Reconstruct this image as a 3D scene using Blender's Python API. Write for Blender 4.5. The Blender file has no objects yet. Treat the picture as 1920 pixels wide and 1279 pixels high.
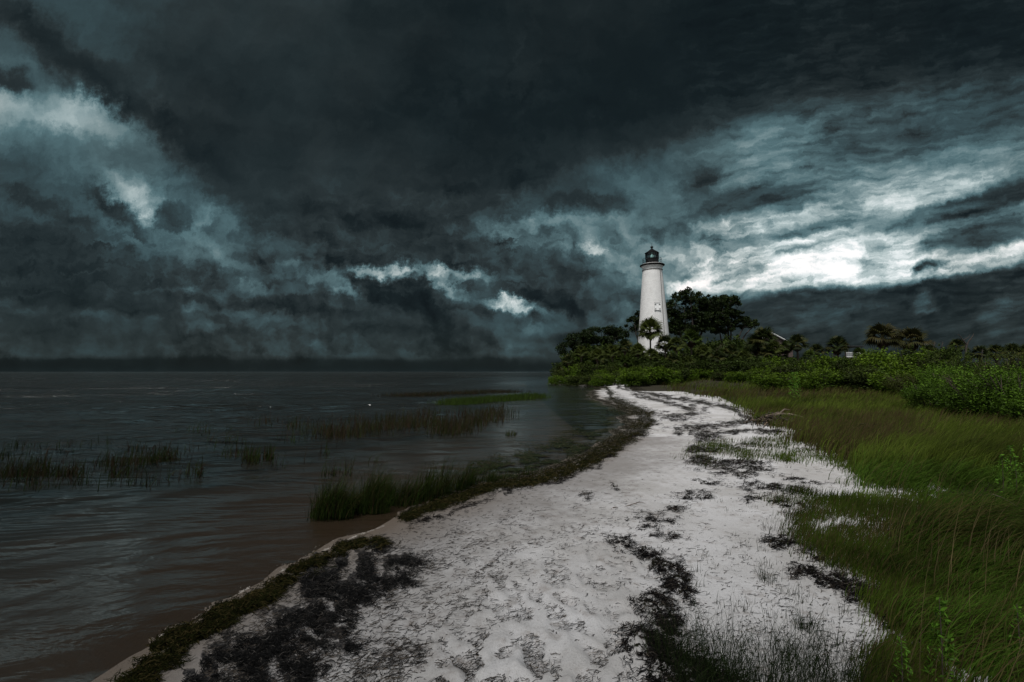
import bpy, math, random
import numpy as np
from mathutils import Vector, Matrix
R = math.radians
S = bpy.context.scene
rng = np.random.default_rng(11)
random.seed(11)

# ------------------------------------------------------------------ camera
F = 853.0                      # focal length in photo pixels (1920 wide)
EYE = 1.75
PITCH = math.atan(57.5 / F)
cam_d = bpy.data.cameras.new("camera")
cam = bpy.data.objects.new("camera", cam_d)
S.collection.objects.link(cam)
cam_d.sensor_width = 36.0
cam_d.lens = F / 1920 * 36
cam_d.clip_start = 0.05
cam_d.clip_end = 30000
cam.location = (0, 0, EYE)
cam.rotation_euler = (R(90) + PITCH, 0, 0)
S.camera = cam
FWD = np.array([0, math.cos(PITCH), math.sin(PITCH)])
UPV = np.array([0, -math.sin(PITCH), math.cos(PITCH)])

# ------------------------------------------------------------------ light
S.view_settings.view_transform = 'Standard'
S.view_settings.look = 'None'
S.view_settings.gamma = 1
S.view_settings.exposure = 1.0
SUN_EL, SUN_AZ = R(60), R(205)          # azimuth clockwise from +Y: behind the viewer, a little left
sd = bpy.data.lights.new("sun", 'SUN')
sd.energy = 1.5
sd.angle = R(10)
sd.color = (1.0, 0.965, 0.93)
sun = bpy.data.objects.new("sun", sd)
S.collection.objects.link(sun)
sv = Vector((math.sin(SUN_AZ) * math.cos(SUN_EL), math.cos(SUN_AZ) * math.cos(SUN_EL), math.sin(SUN_EL)))
sun.rotation_euler = sv.to_track_quat('Z', 'Y').to_euler()
sun.location = (0, -20, 60)


class NT:
    """small helper to write node graphs"""
    def __init__(s, tree):
        s.t = tree; s.n = tree.nodes; s.l = tree.links
        s.n.clear()

    def node(s, typ, props=None, **inp):
        n = s.n.new(typ)
        for k, v in (props or {}).items():
            setattr(n, k, v)
        for k, v in inp.items():
            key = int(k[1:]) if k[0] == 'i' and k[1:].isdigit() else k.replace('_', ' ')
            s.put(n.inputs[key], v)
        return n

    def put(s, sock, v):
        if isinstance(v, bpy.types.NodeSocket):
            s.l.new(v, sock)
        else:
            sock.default_value = v

    def math(s, op, a, b=0.0, c=0.0, clamp=False):
        n = s.n.new('ShaderNodeMath'); n.operation = op; n.use_clamp = clamp
        s.put(n.inputs[0], a)
        if len(n.inputs) > 1: s.put(n.inputs[1], b)
        if len(n.inputs) > 2: s.put(n.inputs[2], c)
        return n.outputs[0]

    def vmath(s, op, a, b=(0, 0, 0), out=0):
        n = s.n.new('ShaderNodeVectorMath'); n.operation = op
        s.put(n.inputs[0], a)
        if op == 'SCALE': s.put(n.inputs['Scale'], b)
        else: s.put(n.inputs[1], b)
        return n.outputs['Value' if op in ('DOT_PRODUCT', 'LENGTH') else 'Vector']

    def noise(s, vec, scale, detail=4, rough=0.55, dims='2D', dist=0.0, col=False):
        n = s.n.new('ShaderNodeTexNoise'); n.noise_dimensions = dims
        s.put(n.inputs['Vector'], vec)
        n.inputs['Scale'].default_value = scale; n.inputs['Detail'].default_value = detail
        n.inputs['Roughness'].default_value = rough; n.inputs['Distortion'].default_value = dist
        return n.outputs['Color' if col else 'Fac']

    def mapr(s, v, a, b, c=0.0, d=1.0, smooth=True):
        n = s.n.new('ShaderNodeMapRange')
        n.interpolation_type = 'SMOOTHSTEP' if smooth else 'LINEAR'
        s.put(n.inputs[0], v)
        for i, x in enumerate((a, b, c, d)): s.put(n.inputs[1 + i], x)
        return n.outputs[0]

    def mixf(s, f, a, b):
        n = s.n.new('ShaderNodeMix'); n.data_type = 'FLOAT'
        s.put(n.inputs[0], f); s.put(n.inputs[2], a); s.put(n.inputs[3], b)
        return n.outputs[0]

    def mixc(s, f, a, b, mode='MIX'):
        n = s.n.new('ShaderNodeMix'); n.data_type = 'RGBA'; n.blend_type = mode
        s.put(n.inputs[0], f); s.put(n.inputs[6], a); s.put(n.inputs[7], b)
        return n.outputs[2]

    def ramp(s, v, stops, mode='LINEAR'):
        n = s.n.new('ShaderNodeValToRGB'); n.color_ramp.interpolation = mode
        s.put(n.inputs[0], v)
        e = n.color_ramp.elements
        while len(e) < len(stops): e.new(0.5)
        for el, (p, c) in zip(e, stops):
            el.position = p; el.color = (*c, 1) if len(c) == 3 else c
        return n.outputs[0]


def lin(r, g, b, k=1.0):
    f = lambda c: (c / 255 / 12.92 if c / 255 <= 0.04045 else ((c / 255 + 0.055) / 1.055) ** 2.4) * k
    return (f(r), f(g), f(b))


# ------------------------------------------------------------------ storm sky (world)
# Cloud cover is laid out in directions of the world: each row is one mass or one gap of the
# cloud deck, (centre, radii, tilt, lightness, opacity, softness, ragged edge, noise kind).
CLOUDS = [
 # broad tones
 (.30,.30,.62,.40,0,   .20,.9,.35,.15,'b'),
 (.02,.02,.30,.16,30,  .25,.9,.30,.35,'b'),
 (.72,.08,.30,.12,0,   .16,.6,.35,.3,'b'),
 (.60,.06,.09,.05,60, .20,.6,.42,.4,'b'),
 (.40,.05,.16,.05,20, .19,.6,.42,.4,'b'),
 (.05,.40,.30,.14,10,  .29,.8,.35,.35,'b'),
 (.45,.50,.34,.06,8,  .27,.7,.4,.35,'b'),
 (.30,.36,.30,.10,22,  .33,.9,.30,.45,'b'),
 (.10,.50,.34,.07,8,   .155,.85,.35,.4,'b'),
 (.42,.45,.22,.06,15,  .26,.8,.30,.45,'b'),
 (.40,.62,.60,.07,0,   .185,.9,.30,.3,'s'),
 # bright gap far left and its streaks
 (.04,.215,.16,.050,6, .62,1.0,.22,.30,'b'),
 (.24,.245,.12,.040,20,.56,1.0,.22,.40,'b'),
 (.16,.285,.22,.035,10,.37,.8,.30,.35,'b'),
 (.19,.125,.09,.022,35,.38,.9,.35,.55,'b'),
 (.28,.175,.08,.018,38,.27,.8,.35,.55,'b'),
 (.03,.150,.08,.03,30, .33,.8,.35,.4,'b'),
 (.255,.37,.08,.032,28, .50,.95,.28,.60,'b'),
 (.31,.415,.06,.025,30,.42,.8,.35,.60,'b'),
 (.39,.41,.07,.030,25, .50,.95,.28,.70,'b'),
 (.46,.45,.10,.02,10,  .33,.8,.35,.60,'b'),
 # great dark mass, upper middle
 (.56,.25,.34,.20,25,  .150,1.0,.30,.20,'b'),
 (.50,.30,.10,.10,30, .125,.8,.4,.3,'b'),
 (.80,.30,.16,.09,50, .185,.7,.42,.3,'b'),
 (.97,.30,.035,.045,20,.27,.75,.3,.5,'b'),
 (.93,.345,.06,.04,-20,.20,.6,.4,.5,'b'),
 (.70,.22,.10,.06,30, .118,.6,.42,.3,'b'),
 (.74,.40,.30,.10,12,  .13,1.0,.30,.25,'b'),
 (.42,.20,.16,.05,38,  .135,.9,.30,.40,'b'),
 (.16,.125,.26,.036,36,.125,.95,.28,.40,'b'),
 (.35,.255,.14,.035,38,.13,.9,.28,.45,'b'),
 (.01,.145,.04,.02,20, .14,.8,.30,.5,'b'),
 (.225,.405,.09,.020,32,.15,.85,.35,.55,'b'),
 (.10,.395,.09,.016,28,.17,.7,.35,.5,'b'),
 (.338,.408,.040,.030,-45,.17,.95,.24,.70,'b'),
 (.405,.425,.022,.014,-20,.22,.8,.30,.7,'b'),
 (.62,.13,.20,.05,20,  .17,.5,.4,.4,'b'),
 (.93,.22,.14,.09,40,  .145,.6,.4,.4,'b'),
 # upper right ceiling
 (1.45,.06,.75,.20,-6, .098,1.0,.35,.10,'s'),
 (1.05,.15,.30,.16,0,  .105,.9,.35,.2,'b'),
 (1.02,.31,.24,.09,-5, .125,.9,.35,.25,'b'),
 # middle teal veil at right
 (1.62,.29,.42,.105,-9,.30,.95,.38,.45,'s'),
 (1.45,.27,.18,.035,-14,.36,.8,.4,.6,'s'),
 (1.55,.345,.40,.060,-10,.43,.9,.38,.6,'s'),
 (1.58,.415,.42,.060,-9,.60,.95,.35,.55,'s'),
 (1.60,.478,.46,.060,-6,.83,1.0,.26,.50,'s'),
 (1.34,.470,.11,.060,-4,.80,1.0,.22,.50,'s'),
 (1.30,.500,.06,.040,0,.86,1.0,.22,.50,'s'),
 (1.82,.22,.24,.05,-12,.21,.8,.4,.4,'s'),
 (1.24,.325,.15,.035,-14,.30,.8,.4,.5,'s'),
 (1.36,.382,.17,.030,-8,.20,.95,.35,.45,'s'),
 (1.10,.385,.20,.030,-4,.15,.95,.35,.35,'b'),
 (1.30,.342,.058,.022,-30,.14,.85,.30,.65,'b'),
 (1.78,.345,.10,.016,-10,.62,.8,.35,.7,'s'),
 (1.62,.385,.12,.018,-12,.62,.7,.35,.7,'s'),
 # bright break
 (1.535,.497,.085,.015,-9, .95,.9,.40,.50,'s'),
 (1.60,.480,.05,.006,-16,.80,.7,.4,.5,'s'),
 (1.36,.498,.055,.015,-14, .95,.95,.30,.55,'s'),
 (1.47,.535,.17,.011,-2, .85,.9,.30,.5,'s'),
 (1.73,.50,.13,.030,-6, .83,.9,.30,.7,'s'),
 (1.66,.430,.12,.014,-12,.78,.8,.35,.7,'s'),
 (1.32,.435,.07,.020,-5,.66,.8,.35,.6,'s'),
 # darker bars across it
 (1.53,.432,.20,.010,-11,.37,.95,.30,.35,'s'),
 (1.52,.462,.075,.009,-16,.42,.9,.30,.55,'s'),
 (1.40,.455,.07,.007,-6,.50,.7,.30,.5,'s'),
 (1.86,.375,.17,.026,-17,.17,1.0,.28,.45,'b'),
 (1.72,.408,.12,.010,-14,.30,.9,.30,.4,'s'),
 (1.86,.438,.12,.032,-12,.20,.95,.30,.75,'b'),
 (1.765,.450,.06,.016,-10,.26,.8,.30,.8,'b'),
 (1.638,.462,.022,.018,50,.42,.7,.35,.85,'b'),
 (1.615,.500,.018,.018,50,.5,.7,.35,.8,'b'),
 (1.735,.503,.040,.010,-12,.22,.95,.25,.5,'b'),
 # grey cumulus behind the tower
 (1.10,.445,.17,.045,-3,.37,.95,.35,.55,'b'),
 (1.23,.43,.075,.090,10,.37,.95,.30,.45,'b'),
 (1.262,.50,.028,.040,0,.46,.9,.28,.6,'b'),
 (1.11,.462,.018,.018,50,.60,.8,.35,.6,'b'),
 (1.06,.487,.015,.014,50,.50,.7,.35,.6,'b'),
 (1.05,.53,.15,.060,8, .17,.95,.30,.40,'b'),
 (1.16,.565,.09,.060,0,.24,.9,.35,.35,'b'),
 (.93,.475,.12,.028,5, .17,.9,.30,.5,'b'),
 (1.02,.44,.08,.012,-5,.27,.7,.35,.6,'b'),
 # breaks low in the middle
 (.60,.515,.13,.018,6, .30,.8,.35,.60,'b'),
 (.72,.513,.070,.011,4,.55,.9,.30,.60,'b'),
 (.825,.522,.075,.020,6,.66,.95,.38,.60,'b'),
 (.645,.548,.022,.010,20,.46,.9,.3,.7,'b'),
 (.87,.55,.07,.010,12,.45,.8,.3,.6,'b'),
 (.955,.572,.040,.009,6,.85,1.0,.45,.60,'b'),
 (.985,.583,.022,.010,30,.62,.9,.45,.60,'b'),
 (1.02,.605,.05,.02,0,.34,.8,.35,.6,'b'),
 (.90,.545,.05,.018,25,.17,.9,.28,.60,'b'),
 (.775,.548,.035,.032,-30,.17,.95,.25,.75,'b'),
 (.70,.545,.050,.018,15,.16,.95,.25,.70,'b'),
 (.62,.565,.10,.020,12,.17,.8,.30,.6,'b'),
 (1.02,.36,.10,.02,-30,.21,.6,.4,.5,'b'),
 (.84,.58,.12,.022,14,.165,.95,.28,.55,'b'),
 (.38,.542,.10,.0045,1,.30,.8,.4,.35,'s'),
 (.45,.552,.06,.003,-2,.30,.8,.35,.35,'s'),
 # low bank, left and centre
 (.20,.592,.10,.012,4, .25,.8,.35,.6,'b'),
 (.15,.565,.20,.016,8, .135,.8,.35,.5,'b'),
 (.45,.59,.14,.012,6, .24,.7,.35,.6,'b'),
 (.80,.625,.20,.02,6, .15,.9,.35,.6,'b'),
 (.92,.65,.20,.012,4, .22,.7,.4,.6,'s'),
 (.30,.64,.60,.018,0, .17,.8,.4,.4,'s'),
 # low bank, right
 (1.70,.615,.46,.070,-3,.155,1.0,.20,.30,'b'),
 (1.52,.562,.10,.026,-4,.165,.95,.22,.40,'b'),
 (1.80,.545,.20,.030,-8,.125,1.0,.22,.45,'b'),
 (1.56,.592,.10,.018,-10,.24,.6,.38,.7,'b'),
 (1.725,.575,.026,.022,-40,.37,.8,.35,.75,'b'),
 (1.88,.575,.05,.020,-20,.24,.7,.35,.75,'b'),
 (1.66,.60,.10,.02,0,.15,.8,.35,.6,'b'),
 # squall line on the horizon
 (.40,.690,.80,.020,0, .088,1.0,.12,.10,'s'),
 (.40,.697,.80,.008,0, .115,.8,.2,.10,'s'),
]
# the table becomes one smooth cover field, held in the graph as a short sum of products of
# curves of the two direction coordinates (fast to evaluate), and turbulence then tears it up
GX = np.linspace(-0.30, 2.22, 257)
GY = np.linspace(-0.30, 0.78, 257)
gx, gy = np.meshgrid(GX, GY)
field = np.full(gx.shape, 0.14)
for (cx, cy, rx, ry, rot, tone, alpha, soft, amp, kind) in CLOUDS:
    c_, s_ = math.cos(R(rot)), math.sin(R(rot))
    a_, b_ = (gx - cx) * c_ + (gy - cy) * s_, -(gx - cx) * s_ + (gy - cy) * c_
    g_ = 0.5 ** ((a_ / rx) ** 2 + (b_ / ry) ** 2)
    k_ = np.clip((g_ - .5 + soft) / (2 * soft), 0, 1)
    field += (tone - field) * (k_ * k_ * (3 - 2 * k_) * alpha)
RANK = 30
U_, s_, V_ = np.linalg.svd(field, full_matrices=False)
print('sky field error', np.abs((U_[:, :RANK] * s_[:RANK]) @ V_[:RANK] - field).max())

wd = bpy.data.worlds.new("World")
S.world = wd
wd.use_nodes = True
w = NT(wd.node_tree)
tc = w.node('ShaderNodeTexCoord').outputs['Generated']
df = w.vmath('DOT_PRODUCT', tc, tuple(FWD))
den = w.math('MAXIMUM', df, 0.16)
du = w.vmath('DOT_PRODUCT', tc, tuple(UPV))
sx = w.node('ShaderNodeSeparateXYZ', Vector=tc)
X0 = w.math('MULTIPLY_ADD', w.math('DIVIDE', sx.outputs[0], den), F / 1000, 0.96)
Y0 = w.math('MULTIPLY_ADD', w.math('DIVIDE', du, den), -F / 1000, 0.6395)
P0 = w.node('ShaderNodeCombineXYZ', X=X0, Y=Y0).outputs[0]
wa = w.vmath('SUBTRACT', w.noise(P0, 4.0, 2, .5, col=True), (.5, .5, .5))
wb = w.vmath('SUBTRACT', w.noise(P0, 15, 7, .70, col=True), (.5, .5, .5))
fade = w.mapr(Y0, .69, .50, .12, 1.0)
right = w.mapr(X0, 1.18, 1.42, 0, 1)
P1 = w.vmath('ADD', P0, w.vmath('MULTIPLY', w.vmath('SCALE', wa, w.math('MULTIPLY', fade, .035)), (1, .6, 0)))
# towering, ragged edges on the left; long drawn-out streaks on the right
P = w.vmath('ADD', P1, w.vmath('MULTIPLY', w.vmath('SCALE', wb, fade), w.mixc(right, (.115, .085, 0, 1), (.085, .026, 0, 1))))
mb = w.node('ShaderNodeMapping', Vector=w.vmath('ADD', P1, w.vmath('SCALE', wb, .05)), Scale=(1.0, 1.35, 1), Rotation=(0, 0, R(-8))).outputs[0]
ms = w.node('ShaderNodeMapping', {'vector_type': 'TEXTURE'}, Vector=P, Scale=(1.0, .22, 1), Rotation=(0, 0, R(-11))).outputs[0]
Ps = w.node('ShaderNodeSeparateXYZ', Vector=P)
ux = w.mapr(Ps.outputs[0], GX[0], GX[-1], 0, 1, smooth=False)
uy = w.mapr(Ps.outputs[1], GY[0], GY[-1], 0, 1, smooth=False)


def curve3(x, cols):
    n = w.n.new('ShaderNodeRGBCurve')
    m = n.mapping
    m.use_clip = False
    m.extend = 'HORIZONTAL'
    for ci, v in enumerate(cols):
        c = m.curves[ci]
        idx = np.linspace(0, 256, 129).astype(int)
        c.points[0].location = (0, v[0]); c.points[1].location = (1, v[256])
        for i in idx[1:-1]:
            c.points.new(i / 256, v[i])
    m.update()
    w.l.new(w.node('ShaderNodeCombineColor', Red=x, Green=x, Blue=x).outputs[0], n.inputs['Color'])
    return n.outputs[0]


L = None
for k in range(0, RANK, 3):
    fx = [V_[j] * math.sqrt(s_[j]) for j in (k, k + 1, k + 2)]
    fy = [U_[:, j] * math.sqrt(s_[j]) for j in (k, k + 1, k + 2)]
    lo = [(min(f.min(), 0), np.ptp(np.append(f, 0))) for f in fx + fy]
    nx = curve3(ux, [(f - a) / b for f, (a, b) in zip(fx, lo[:3])])
    ny = curve3(uy, [(f - a) / b for f, (a, b) in zip(fy, lo[3:])])
    def back(n, q):
        r = w.n.new('ShaderNodeVectorMath'); r.operation = 'MULTIPLY_ADD'
        w.put(r.inputs[0], n); r.inputs[1].default_value = [b for a, b in q]; r.inputs[2].default_value = [a for a, b in q]
        return r.outputs[0]
    d = w.vmath('DOT_PRODUCT', back(nx, lo[:3]), back(ny, lo[3:]))
    L = d if L is None else w.math('ADD', L, d)
# cloud body texture
nbig = w.noise(mb, 3.6, 6, .56)
nfin = w.noise(w.vmath('MULTIPLY', P, (1, 1.5, 1)), 30, 5, .62)
nst = w.noise(ms, 13, 6, .62)
det = w.math('ADD', w.math('MULTIPLY', w.math('SUBTRACT', nbig, .5), w.mixf(w.mapr(Ps.outputs[1], .18, .46), .95, 1.35)), w.math('MULTIPLY', w.math('SUBTRACT', nfin, .5), w.mixf(w.mapr(Ps.outputs[1], .20, .46), .16, .45)))
# billows: lit on the side turned to the gaps, dark beneath
rl0 = w.noise(mb, 8.0, 6, .52)
rl1 = w.noise(w.vmath('ADD', mb, (.010, -.022, 0)), 8.0, 6, .52)
busy = w.math('MULTIPLY', w.mapr(Ps.outputs[1], .26, .46), w.mapr(w.noise(P0, 3.0, 2, .5), .36, .60, .25, 1.0))
relief = w.math('MULTIPLY', w.math('MULTIPLY', w.math('SUBTRACT', rl0, rl1), busy), w.mixf(right, 3.0, .8))
det = w.math('ADD', det, relief)
det2 = w.math('MULTIPLY', w.math('SUBTRACT', nst, .5), w.math('MULTIPLY', right, 1.35))
calm = w.mapr(Y0, .697, .665, .15, 1.0)
L = w.math('MULTIPLY', L, w.math('ADD', 1.0, w.math('MULTIPLY', calm, w.math('ADD', det, det2))), clamp=True)
SK = 0.5                        # exposure 1 doubles it again
col = w.ramp(L, [(0.0, lin(4, 8, 10, SK)), (.10, lin(20, 29, 31, SK)), (.17, lin(40, 50, 52, SK)), (.26, lin(57, 77, 82, SK)),
                 (.38, lin(84, 112, 118, SK)), (.52, lin(122, 145, 149, SK)), (.70, lin(178, 194, 195, SK)), (.88, lin(228, 236, 237, SK)), (1.0, lin(255, 255, 255, SK))])
hue = w.noise(P0, 3.2, 3, .5)
col = w.mixc(w.mapr(hue, .40, .62, 0.0, .6), col, w.mixc(1.0, col, (1.10, 1.0, .97, 1), 'MULTIPLY'))
# the rest of the sky, behind and beside the view: a brighter, even overcast
beh = w.mapr(w.node('ShaderNodeSeparateXYZ', Vector=tc).outputs[1], .15, -.55, 0.0, 1.0)
nb2 = w.noise(tc, 3.0, 5, .55, dims='3D')
rest = w.ramp(w.math('MULTIPLY', beh, w.math('ADD', .55, w.math('MULTIPLY', nb2, .9))), [(0, lin(34, 44, 49, SK)), (.5, lin(120, 132, 138, SK)), (1, lin(165, 172, 176, SK))])
front = w.mapr(df, .25, .52, 0, 1)
col = w.mixc(front, rest, col)
nish = w.node('ShaderNodeTexSky', {'sky_type': 'NISHITA', 'sun_disc': False, 'sun_elevation': SUN_EL, 'sun_rotation': SUN_AZ})
bg = w.node('ShaderNodeBackground', Color=col, Strength=1.0)
bg2 = w.node('ShaderNodeBackground', Color=nish.outputs[0], Strength=0.0005)   # what little daylight filters through the deck
ad = w.node('ShaderNodeAddShader'); w.l.new(bg.outputs[0], ad.inputs[0]); w.l.new(bg2.outputs[0], ad.inputs[1])
wo = w.node('ShaderNodeOutputWorld'); w.l.new(ad.outputs[0], wo.inputs[0])

# ------------------------------------------------------------------ helpers
HZ = 697.0


def ground_xy(px, py, z=0.1):
    """world x, y of a point seen at photo pixel px, py when it lies at height z"""
    px = np.asarray(px, float); py = np.asarray(py, float)
    a = (px - 960) / F; b = (639.5 - py) / F
    dy = FWD[1] + b * UPV[1]; dz = FWD[2] + b * UPV[2]
    t = (z - EYE) / dz
    return a * t, dy * t


def at(px, py, Y):
    """world point on the sight line of a photo pixel at depth Y"""
    a = (px - 960) / F; b = (639.5 - py) / F
    dy = FWD[1] + b * UPV[1]; dz = FWD[2] + b * UPV[2]
    return Vector((a / dy * Y, Y, EYE + dz / dy * Y))


def project(x, y, z):
    d = y * FWD[1] + (z - EYE) * FWD[2]
    u = y * UPV[1] + (z - EYE) * UPV[2]
    d = np.where(d < 0.05, 0.05, d)
    return 960 + F * x / d, 639.5 - F * u / d


def hash2(ix, iy, seed):
    n = (ix.astype(np.int64) * 374761393 + iy.astype(np.int64) * 668265263 + seed * 974711) & 0xffffffff
    n = ((n ^ (n >> 13)) * 1274126177) & 0xffffffff
    return ((n ^ (n >> 16)) & 0xffff) / 65535.0


def vnoise(x, y, seed=0):
    x = np.asarray(x, float); y = np.asarray(y, float)
    ix = np.floor(x); iy = np.floor(y); fx = x - ix; fy = y - iy
    fx = fx * fx * (3 - 2 * fx); fy = fy * fy * (3 - 2 * fy)
    a = hash2(ix, iy, seed); b = hash2(ix + 1, iy, seed); c = hash2(ix, iy + 1, seed); d = hash2(ix + 1, iy + 1, seed)
    return (a + (b - a) * fx) * (1 - fy) + (c + (d - c) * fx) * fy


def fbm(x, y, octs=4, seed=0, gain=.5):
    r = 0; a = 1; t = 0
    for i in range(octs):
        r = r + a * vnoise(x * 2 ** i + 17.3 * i, y * 2 ** i - 9.1 * i, seed + i); t += a; a *= gain
    return r / t


def in_poly(px, py, poly):
    ins = np.zeros(px.shape, bool)
    n = len(poly)
    for i in range(n):
        x1, y1 = poly[i]; x2, y2 = poly[(i + 1) % n]
        if y1 == y2: continue
        c = ((y1 > py) != (y2 > py)) & (px < (x2 - x1) * (py - y1) / (y2 - y1) + x1)
        ins ^= c
    return ins


def seg_dist(x, y, pts, closed=False):
    best = np.full(x.shape, 1e9)
    n = len(pts)
    for i in range(n if closed else n - 1):
        x1, y1 = pts[i]; x2, y2 = pts[(i + 1) % n]
        vx, vy = x2 - x1, y2 - y1
        t = np.clip(((x - x1) * vx + (y - y1) * vy) / (vx * vx + vy * vy + 1e-12), 0, 1)
        best = np.minimum(best, (x - x1 - t * vx) ** 2 + (y - y1 - t * vy) ** 2)
    return np.sqrt(best)


def tag(o, label=None, cat=None, group=None, kind=None):
    if label: o["label"] = label
    if cat: o["category"] = cat
    if group: o["group"] = group
    if kind: o["kind"] = kind
    return o


def link(name, me, mat=None, parent=None):
    o = bpy.data.objects.new(name, me)
    S.collection.objects.link(o)
    if mat: me.materials.append(mat)
    if parent: o.parent = parent
    return o


def empty(name, loc, rz=0.0):
    o = bpy.data.objects.new(name, None)
    S.collection.objects.link(o)
    o.location = loc; o.rotation_euler = (0, 0, rz)
    o.empty_display_size = .2
    return o


def mesh_np(name, verts, faces, cols=None, attrs=None, smooth=False):
    """verts (n,3), faces (m,3|4), cols (n,3) point colours, attrs {name: (n,)}"""
    verts = np.ascontiguousarray(verts, np.float32); faces = np.ascontiguousarray(faces, np.int32)
    me = bpy.data.meshes.new(name)
    k = faces.shape[1]
    me.vertices.add(len(verts)); me.vertices.foreach_set("co", verts.ravel())
    me.loops.add(faces.size); me.loops.foreach_set("vertex_index", faces.ravel())
    me.polygons.add(len(faces)); me.polygons.foreach_set("loop_start", np.arange(0, faces.size, k, dtype=np.int32))
    if smooth: me.polygons.foreach_set("use_smooth", np.ones(len(faces), bool))
    if cols is not None:
        a = me.color_attributes.new("tint", 'FLOAT_COLOR', 'POINT')
        c = np.ones((len(verts), 4), np.float32); c[:, :3] = cols
        a.data.foreach_set("color", c.ravel())
    for nme, v in (attrs or {}).items():
        a = me.attributes.new(nme, 'FLOAT', 'POINT')
        a.data.foreach_set("value", np.ascontiguousarray(v, np.float32))
    me.update(); me.validate()
    return me


class MB:
    """collects simple solids for one mesh"""
    def __init__(s): s.v = []; s.f = []

    def add(s, v, f):
        o = len(s.v); s.v += [tuple(p) for p in v]; s.f += [tuple(i + o for i in q) for q in f]; return s

    def box(s, c, d, M=None):
        x, y, z = [k / 2 for k in d]
        v = [Vector((i * x, j * y, k * z)) for i in (-1, 1) for j in (-1, 1) for k in (-1, 1)]
        v = [(M @ p if M else p) + Vector(c) for p in v]
        return s.add(v, [(0, 1, 3, 2), (4, 6, 7, 5), (0, 4, 5, 1), (2, 3, 7, 6), (0, 2, 6, 4), (1, 5, 7, 3)])

    def tube(s, pts, rad, n=8, caps=True):
        pts = [Vector(p) for p in pts]
        if not hasattr(rad, '__len__'): rad = [rad] * len(pts)
        rings = []; ref = Vector((0.31, 0.2, 0.93)).normalized()
        for i, p in enumerate(pts):
            t = (pts[min(i + 1, len(pts) - 1)] - pts[max(i - 1, 0)]).normalized()
            if abs(t.dot(ref)) > .97: ref = Vector((1, 0.1, 0)).normalized()
            a = t.cross(ref).normalized(); b = t.cross(a)
            rings.append([p + (a * math.cos(2 * math.pi * k / n) + b * math.sin(2 * math.pi * k / n)) * rad[i] for k in range(n)])
        v = [q for r in rings for q in r]; f = []
        for i in range(len(pts) - 1):
            for k in range(n):
                f.append((i * n + k, i * n + (k + 1) % n, (i + 1) * n + (k + 1) % n, (i + 1) * n + k))
        if caps: f += [tuple(range(n - 1, -1, -1)), tuple(range((len(pts) - 1) * n, len(pts) * n))]
        return s.add(v, f)

    def lathe(s, prof, n=64, c=(0, 0, 0), caps=True):
        v = [(c[0] + r * math.cos(2 * math.pi * k / n), c[1] + r * math.sin(2 * math.pi * k / n), c[2] + z) for r, z in prof for k in range(n)]
        f = [(i * n + k, i * n + (k + 1) % n, (i + 1) * n + (k + 1) % n, (i + 1) * n + k) for i in range(len(prof) - 1) for k in range(n)]
        if caps: f += [tuple(range(n - 1, -1, -1)), tuple(range((len(prof) - 1) * n, len(prof) * n))]
        return s.add(v, f)

    def build(s, name, mat, parent=None, smooth=False, sharp=40):
        me = bpy.data.meshes.new(name)
        me.from_pydata(s.v, [], s.f); me.update()
        if smooth:
            me.polygons.foreach_set("use_smooth", [True] * len(me.polygons))
            me.set_sharp_from_angle(angle=R(sharp))
        return link(name, me, mat, parent)


def material(name, base=(.5, .5, .5), rough=.6, var=.25, scale=6, bump=.0, bscale=30, tint=False, spec=.3, metal=0., trans=0.0, var2=None):
    """principled with a noise-broken base colour; tint multiplies in the mesh's own colour attribute"""
    m = bpy.data.materials.new(name); m.use_nodes = True
    g = NT(m.node_tree)
    co = g.node('ShaderNodeTexCoord').outputs['Object']
    n = g.noise(co, scale, 4, .6, dims='3D')
    k = g.mapr(n, .3, .7, 1 - var, 1 + var, smooth=False)
    if tint:
        b = g.node('ShaderNodeAttribute', {'attribute_name': 'tint'}).outputs['Color']
    else:
        b = (*base, 1)
    b = g.vmath('SCALE', b if tint else tuple(base), k)
    if var2:
        n2 = g.noise(co, scale * .35, 4, .6, dims='3D')
        b = g.mixc(g.mapr(n2, .45, .65), b, (*var2, 1))
    p = g.node('ShaderNodeBsdfPrincipled', Base_Color=b, Roughness=rough, Metallic=metal)
    p.inputs['Specular IOR Level'].default_value = spec
    if bump:
        bn = g.noise(co, bscale, 5, .6, dims='3D')
        g.put(p.inputs['Normal'], g.node('ShaderNodeBump', Height=bn, Strength=bump, Distance=.02).outputs[0])
    out = p.outputs[0]
    if trans:
        t = g.node('ShaderNodeBsdfTranslucent', Color=b)
        out = g.node('ShaderNodeMixShader', i0=trans, i1=out, i2=t.outputs[0]).outputs[0]
    o = g.node('ShaderNodeOutputMaterial'); g.l.new(out, o.inputs[0])
    return m


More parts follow.
